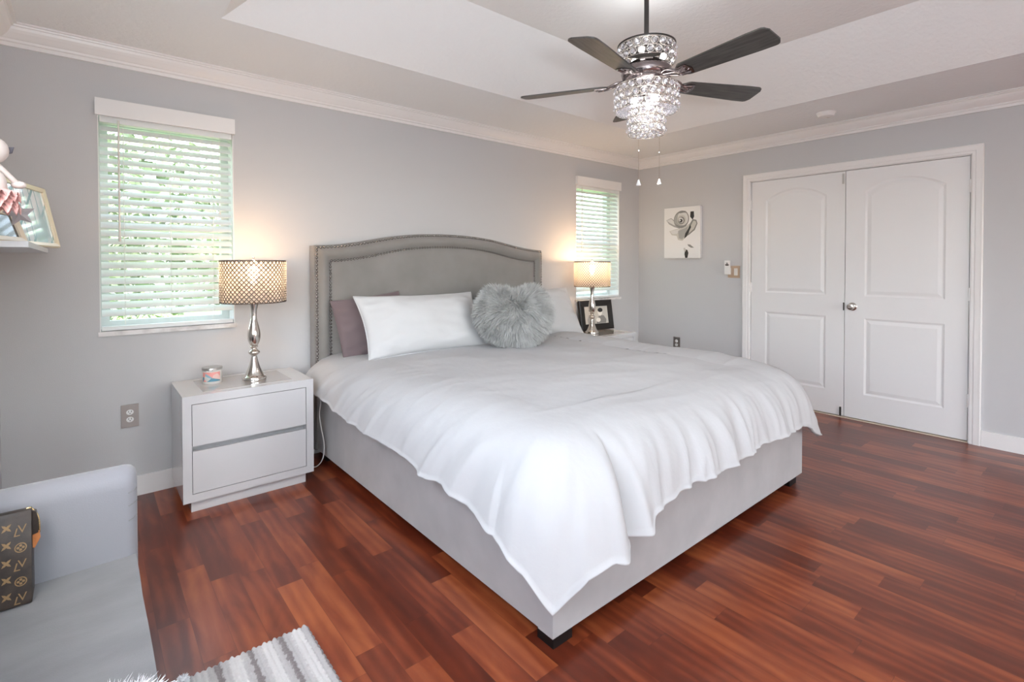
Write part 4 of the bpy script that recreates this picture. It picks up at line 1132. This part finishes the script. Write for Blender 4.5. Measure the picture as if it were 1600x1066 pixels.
rug=thing('rug','woven grey and white striped rug on the floor in front of the sofa','rug',(-4.43,-2.1,0))
def rug_mat():
    m=mat('woven_wool_stripes',(.7,.7,.7),.95,sheen=.2); t=m.node_tree; b=t.nodes['Principled BSDF']
    tc=t.nodes.new('ShaderNodeTexCoord'); sp=t.nodes.new('ShaderNodeSeparateXYZ'); t.links.new(tc.outputs['Object'],sp.inputs[0])
    n=t.nodes.new('ShaderNodeTexNoise'); n.inputs['Scale'].default_value=70; n.inputs['Detail'].default_value=2; t.links.new(tc.outputs['Object'],n.inputs['Vector'])
    a=t.nodes.new('ShaderNodeMath'); a.operation='MULTIPLY_ADD'; a.inputs[1].default_value=1/.094; a.inputs[2].default_value=.50-.23/.094+1.0; t.links.new(sp.outputs[0],a.inputs[0])
    nn=t.nodes.new('ShaderNodeMath'); nn.operation='MULTIPLY_ADD'; nn.inputs[1].default_value=.22; nn.inputs[2].default_value=-.11; t.links.new(n.outputs[0],nn.inputs[0])
    ad=t.nodes.new('ShaderNodeMath'); ad.operation='ADD'; t.links.new(a.outputs[0],ad.inputs[0]); t.links.new(nn.outputs[0],ad.inputs[1])
    fr=t.nodes.new('ShaderNodeMath'); fr.operation='FRACT'; t.links.new(ad.outputs[0],fr.inputs[0])
    r=t.nodes.new('ShaderNodeValToRGB'); r.color_ramp.interpolation='LINEAR'; e=r.color_ramp.elements
    e[0].position=0; e[0].color=(.56,.55,.545,1); e[1].position=.98; e[1].color=(.56,.55,.545,1)
    for p,c in ((.16,(.56,.55,.545)),(.22,(.43,.42,.42)),(.38,(.40,.385,.385)),(.42,(.21,.19,.19)),(.55,(.18,.16,.16)),(.60,(.40,.39,.39)),(.80,(.44,.43,.43)),(.86,(.56,.55,.545))):
        k=e.new(p); k.color=(*c,1)
    t.links.new(fr.outputs[0],r.inputs[0]); t.links.new(r.outputs[0],b.inputs['Base Color']); return m
bm=bmnew(); x0,x1,y0r,y1r=-4.665,-4.203,-2.60,-1.648; nxr,nyr=150,230; g=[]
for j in range(nyr+1):
    y=y0r+(y1r-y0r)*j/nyr; row=[]
    for i in range(nxr+1):
        x=x0+(x1-x0)*i/nxr; u=x/.0160; v=y/.0135
        hgt=.007+.0072*abs(math.sin(PI*u))*abs(math.sin(PI*(v+.5*(math.floor(u)%2))))+.0015*mnoise.noise(Vector((x*60,y*60,0)))
        if i in (0,nxr) or j in (0,nyr): hgt=.001
        wob=.003*math.sin(v*PI*1.0) if i in (nxr-1,nxr) else 0
        wy=.004*abs(math.sin(u*PI)) if j>=nyr-1 else 0
        row.append(bm.verts.new((x+wob+4.43,y+wy+2.1,hgt)))
    g.append(row)
for j in range(nyr):
    for i in range(nxr): bm.faces.new((g[j][i],g[j][i+1],g[j+1][i+1],g[j+1][i]))
obj('weave',bm,rug_mat(),rug,True)
fluffy('pompom','','',(-4.575+4.43,-1.668+2.1,.020),.011,(1,1,.9),.010,260,9,M['whitefur'],rug,False)

# ------------------------------------------------------------------ corner shelf with frame and doll
shelf=thing('wall_shelf','thin pale floating shelf on the left wall at the picture edge','shelf',(XL,-.60,1.345))
bm=bmnew(); box(bm,0,.182,-.555,.545,-.011,.009); bevel(bm,.002,1); obj('board',bm,mat('pale_grey_shelf',(.62,.63,.65),.3),shelf)
box_=None
gf=thing('photo_frame','champagne gold picture frame leaning on the corner shelf at left','picture frame',(-4.970,-.50,1.356))
def quad_frame(par,P,fw,th,mfr,prints):
    """P: bottom-left, bottom-right, top-right, top-left seen from the front, world coords"""
    o=Vector(P[0]); ex=(Vector(P[1])-o); w=ex.length; ex.normalize(); up=Vector(P[3])-o; up=up-ex*up.dot(ex); h=up.length; up.normalize(); nn=ex.cross(up)
    base=Vector(par.location)
    def pt(x,z,d): return o+ex*x+up*z+nn*d-base
    bm=bmnew()
    def ring(a,d): return [bm.verts.new(pt(x,z,d)) for x,z in ((a,a),(w-a,a),(w-a,h-a),(a,h-a))]
    rs=[ring(0,-th),ring(0,0),ring(fw*.25,.004),ring(fw,-.002),ring(fw*1.05,-.008)]
    for A,B in zip(rs,rs[1:]):
        for k in range(4): bm.faces.new((A[k],A[(k+1)%4],B[(k+1)%4],B[k]))
    bm.faces.new(rs[0]); bmesh.ops.recalc_face_normals(bm,faces=bm.faces); obj('frame',bm,mfr,par)
    bm=bmnew(); f=bm.faces.new(ring_(bm,pt,w,h,fw*1.05,-.0085))
    obj('picture',bm,prints,par)
    return w,h,pt
def ring_(bm,pt,w,h,a,d): return [bm.verts.new(pt(x,z,d)) for x,z in ((a,a),(w-a,a),(w-a,h-a),(a,h-a))]
def lattice_reflection():  # reflection of a gridded window, painted into the picture's colour
    m=mat('painted_window_reflection',(.6,.75,.78),.08,coat=.6,coat_r=.02); t=m.node_tree; b=t.nodes['Principled BSDF']
    tc=t.nodes.new('ShaderNodeTexCoord'); mp=t.nodes.new('ShaderNodeMapping'); mp.inputs['Rotation'].default_value=(.3,.5,.7); mp.inputs['Scale'].default_value=(1,1,1)
    br=t.nodes.new('ShaderNodeTexBrick'); br.inputs['Scale'].default_value=9; br.offset=0; br.inputs['Mortar Size'].default_value=.035; br.inputs['Color1'].default_value=(.72,.82,.84,1); br.inputs['Color2'].default_value=(.82,.88,.90,1); br.inputs['Mortar'].default_value=(.22,.42,.46,1); br.inputs['Brick Width'].default_value=.5; br.inputs['Row Height'].default_value=.5
    n=t.nodes.new('ShaderNodeTexNoise'); n.inputs['Scale'].default_value=7; mx=t.nodes.new('ShaderNodeMix'); mx.data_type='RGBA'; mx.inputs['B'].default_value=(.40,.60,.62,1)
    r=t.nodes.new('ShaderNodeValToRGB'); r.color_ramp.elements[0].position=.45; r.color_ramp.elements[1].position=.62
    t.links.new(tc.outputs['Object'],mp.inputs[0]); t.links.new(mp.outputs[0],br.inputs['Vector']); t.links.new(tc.outputs['Object'],n.inputs['Vector']); t.links.new(n.outputs[0],r.inputs[0]); t.links.new(r.outputs[0],mx.inputs['Factor']); t.links.new(br.outputs[0],mx.inputs['A']); t.links.new(mx.outputs['Result'],b.inputs['Base Color'])
    return m
quad_frame(gf,[(-4.985,-.62,1.356),(-4.880,-.235,1.356),(-4.925,-.190,1.632),(-5.030,-.575,1.632)],.020,.016,M['goldframe'],lattice_reflection())
sf=thing('photo_frame','small cream photo frame overlapping the gold frame on the corner shelf','picture frame',(-4.985,-.95,1.356))
quad_frame(sf,[(-5.03,-1.10,1.356),(-4.950,-.86,1.356),(-4.985,-.84,1.48),(-5.065,-1.08,1.48)],.022,.012,mat('cream_frame',(.74,.64,.50),.35),mat('dark_photo',(.05,.055,.06),.15,coat=.5))
# plush doll sitting on the shelf edge (only its right side is in the picture)
doll=thing('plush_doll','white cloth doll in a pink ruffled skirt sitting on the shelf','doll',(-4.992,-1.34,1.356))
bm=bmnew(); sphere(bm,(-.005,0,.155),.036,3,(1,1,1.5)); sphere(bm,(-.006,0,.258),.042,3); tube(bm,catmull([(.01,.01,.215),(.030,.02,.190),(.046,.03,.170)],5),.008,8); sphere(bm,(.052,.034,.164),.015,2,(1.25,1,.8)); tube(bm,[(-.012,.01,.12),(-.016,0,.0)],.016,8); tube(bm,[(-.012,-.03,.12),(-.016,-.035,.0)],.016,8)
obj('body',bm,M['dollcloth'],doll,True)
bm=bmnew(); n=90
for lay in range(5):
    A=[];B=[]
    for k in range(n):
        a=2*PI*k/n; r0=.03; r1=.066+.004*math.sin(lay*2.1); w=.010*math.sin(a*15+lay*1.7)
        A.append(bm.verts.new((r0*math.cos(a),r0*math.sin(a),.145-lay*.008))); B.append(bm.verts.new((r1*.86*math.cos(a),r1*.86*math.sin(a),.108-lay*.012+w+.02)))
    for k in range(n): bm.faces.new((A[k],A[(k+1)%n],B[(k+1)%n],B[k]))
obj('skirt',bm,M['pinktulle'],doll,True)
bm=bmnew(); 
prism(bm,[(0,0),(.03,.012),(.036,.034),(.012,.03)],Matrix(((.7,0,0,.018),(0,0,1,.03),(0,.8,0,.250),(0,0,0,1))),.01); obj('wing',bm,mat('grey_felt',(.16,.16,.19),.9),doll)
star=thing('star_ornament','silver plush star hanging on strings in front of the gold frame','ornament',(-4.950,-1.16,1.442))
bm=bmnew(); pts=[((.042 if k%2==0 else .020)*math.cos(PI/2+PI*k/5+.2),(.042 if k%2==0 else .020)*math.sin(PI/2+PI*k/5+.2)) for k in range(10)]
v0=[bm.verts.new((x,0,z)) for x,z in pts]; cf_=bm.verts.new((0,-.012,0)); cb_=bm.verts.new((0,.012,0))
for k in range(10): bm.faces.new((v0[k],v0[(k+1)%10],cf_)); bm.faces.new((v0[(k+1)%10],v0[k],cb_))
bmesh.ops.recalc_face_normals(bm,faces=bm.faces); obj('star',bm,M['silverstar'],star,True,30)
bm=bmnew(); tube(bm,[(-.006,0,.030),(-.012,-.06,.10)],.0008,5); tube(bm,[(.004,0,.028),(.006,-.06,.10)],.0008,5); obj('string',bm,M['cable'],star)

# repeats of a kind share a group
GROUPS={'window_blind':'white slatted window blinds','nightstand':'white bedside nightstands','table_lamp':'crystal shade bedside lamps',
 'wall_outlet':'pewter wall outlets','pillow':'bed pillows','garden_tree':'trees outside the left window','photo_frame':'standing photo frames'}
for o in COL.objects:
    if o.parent is None and 'label' in o.keys():
        k=o.name.split('.')[0]
        if k in GROUPS: o['group']=GROUPS[k]
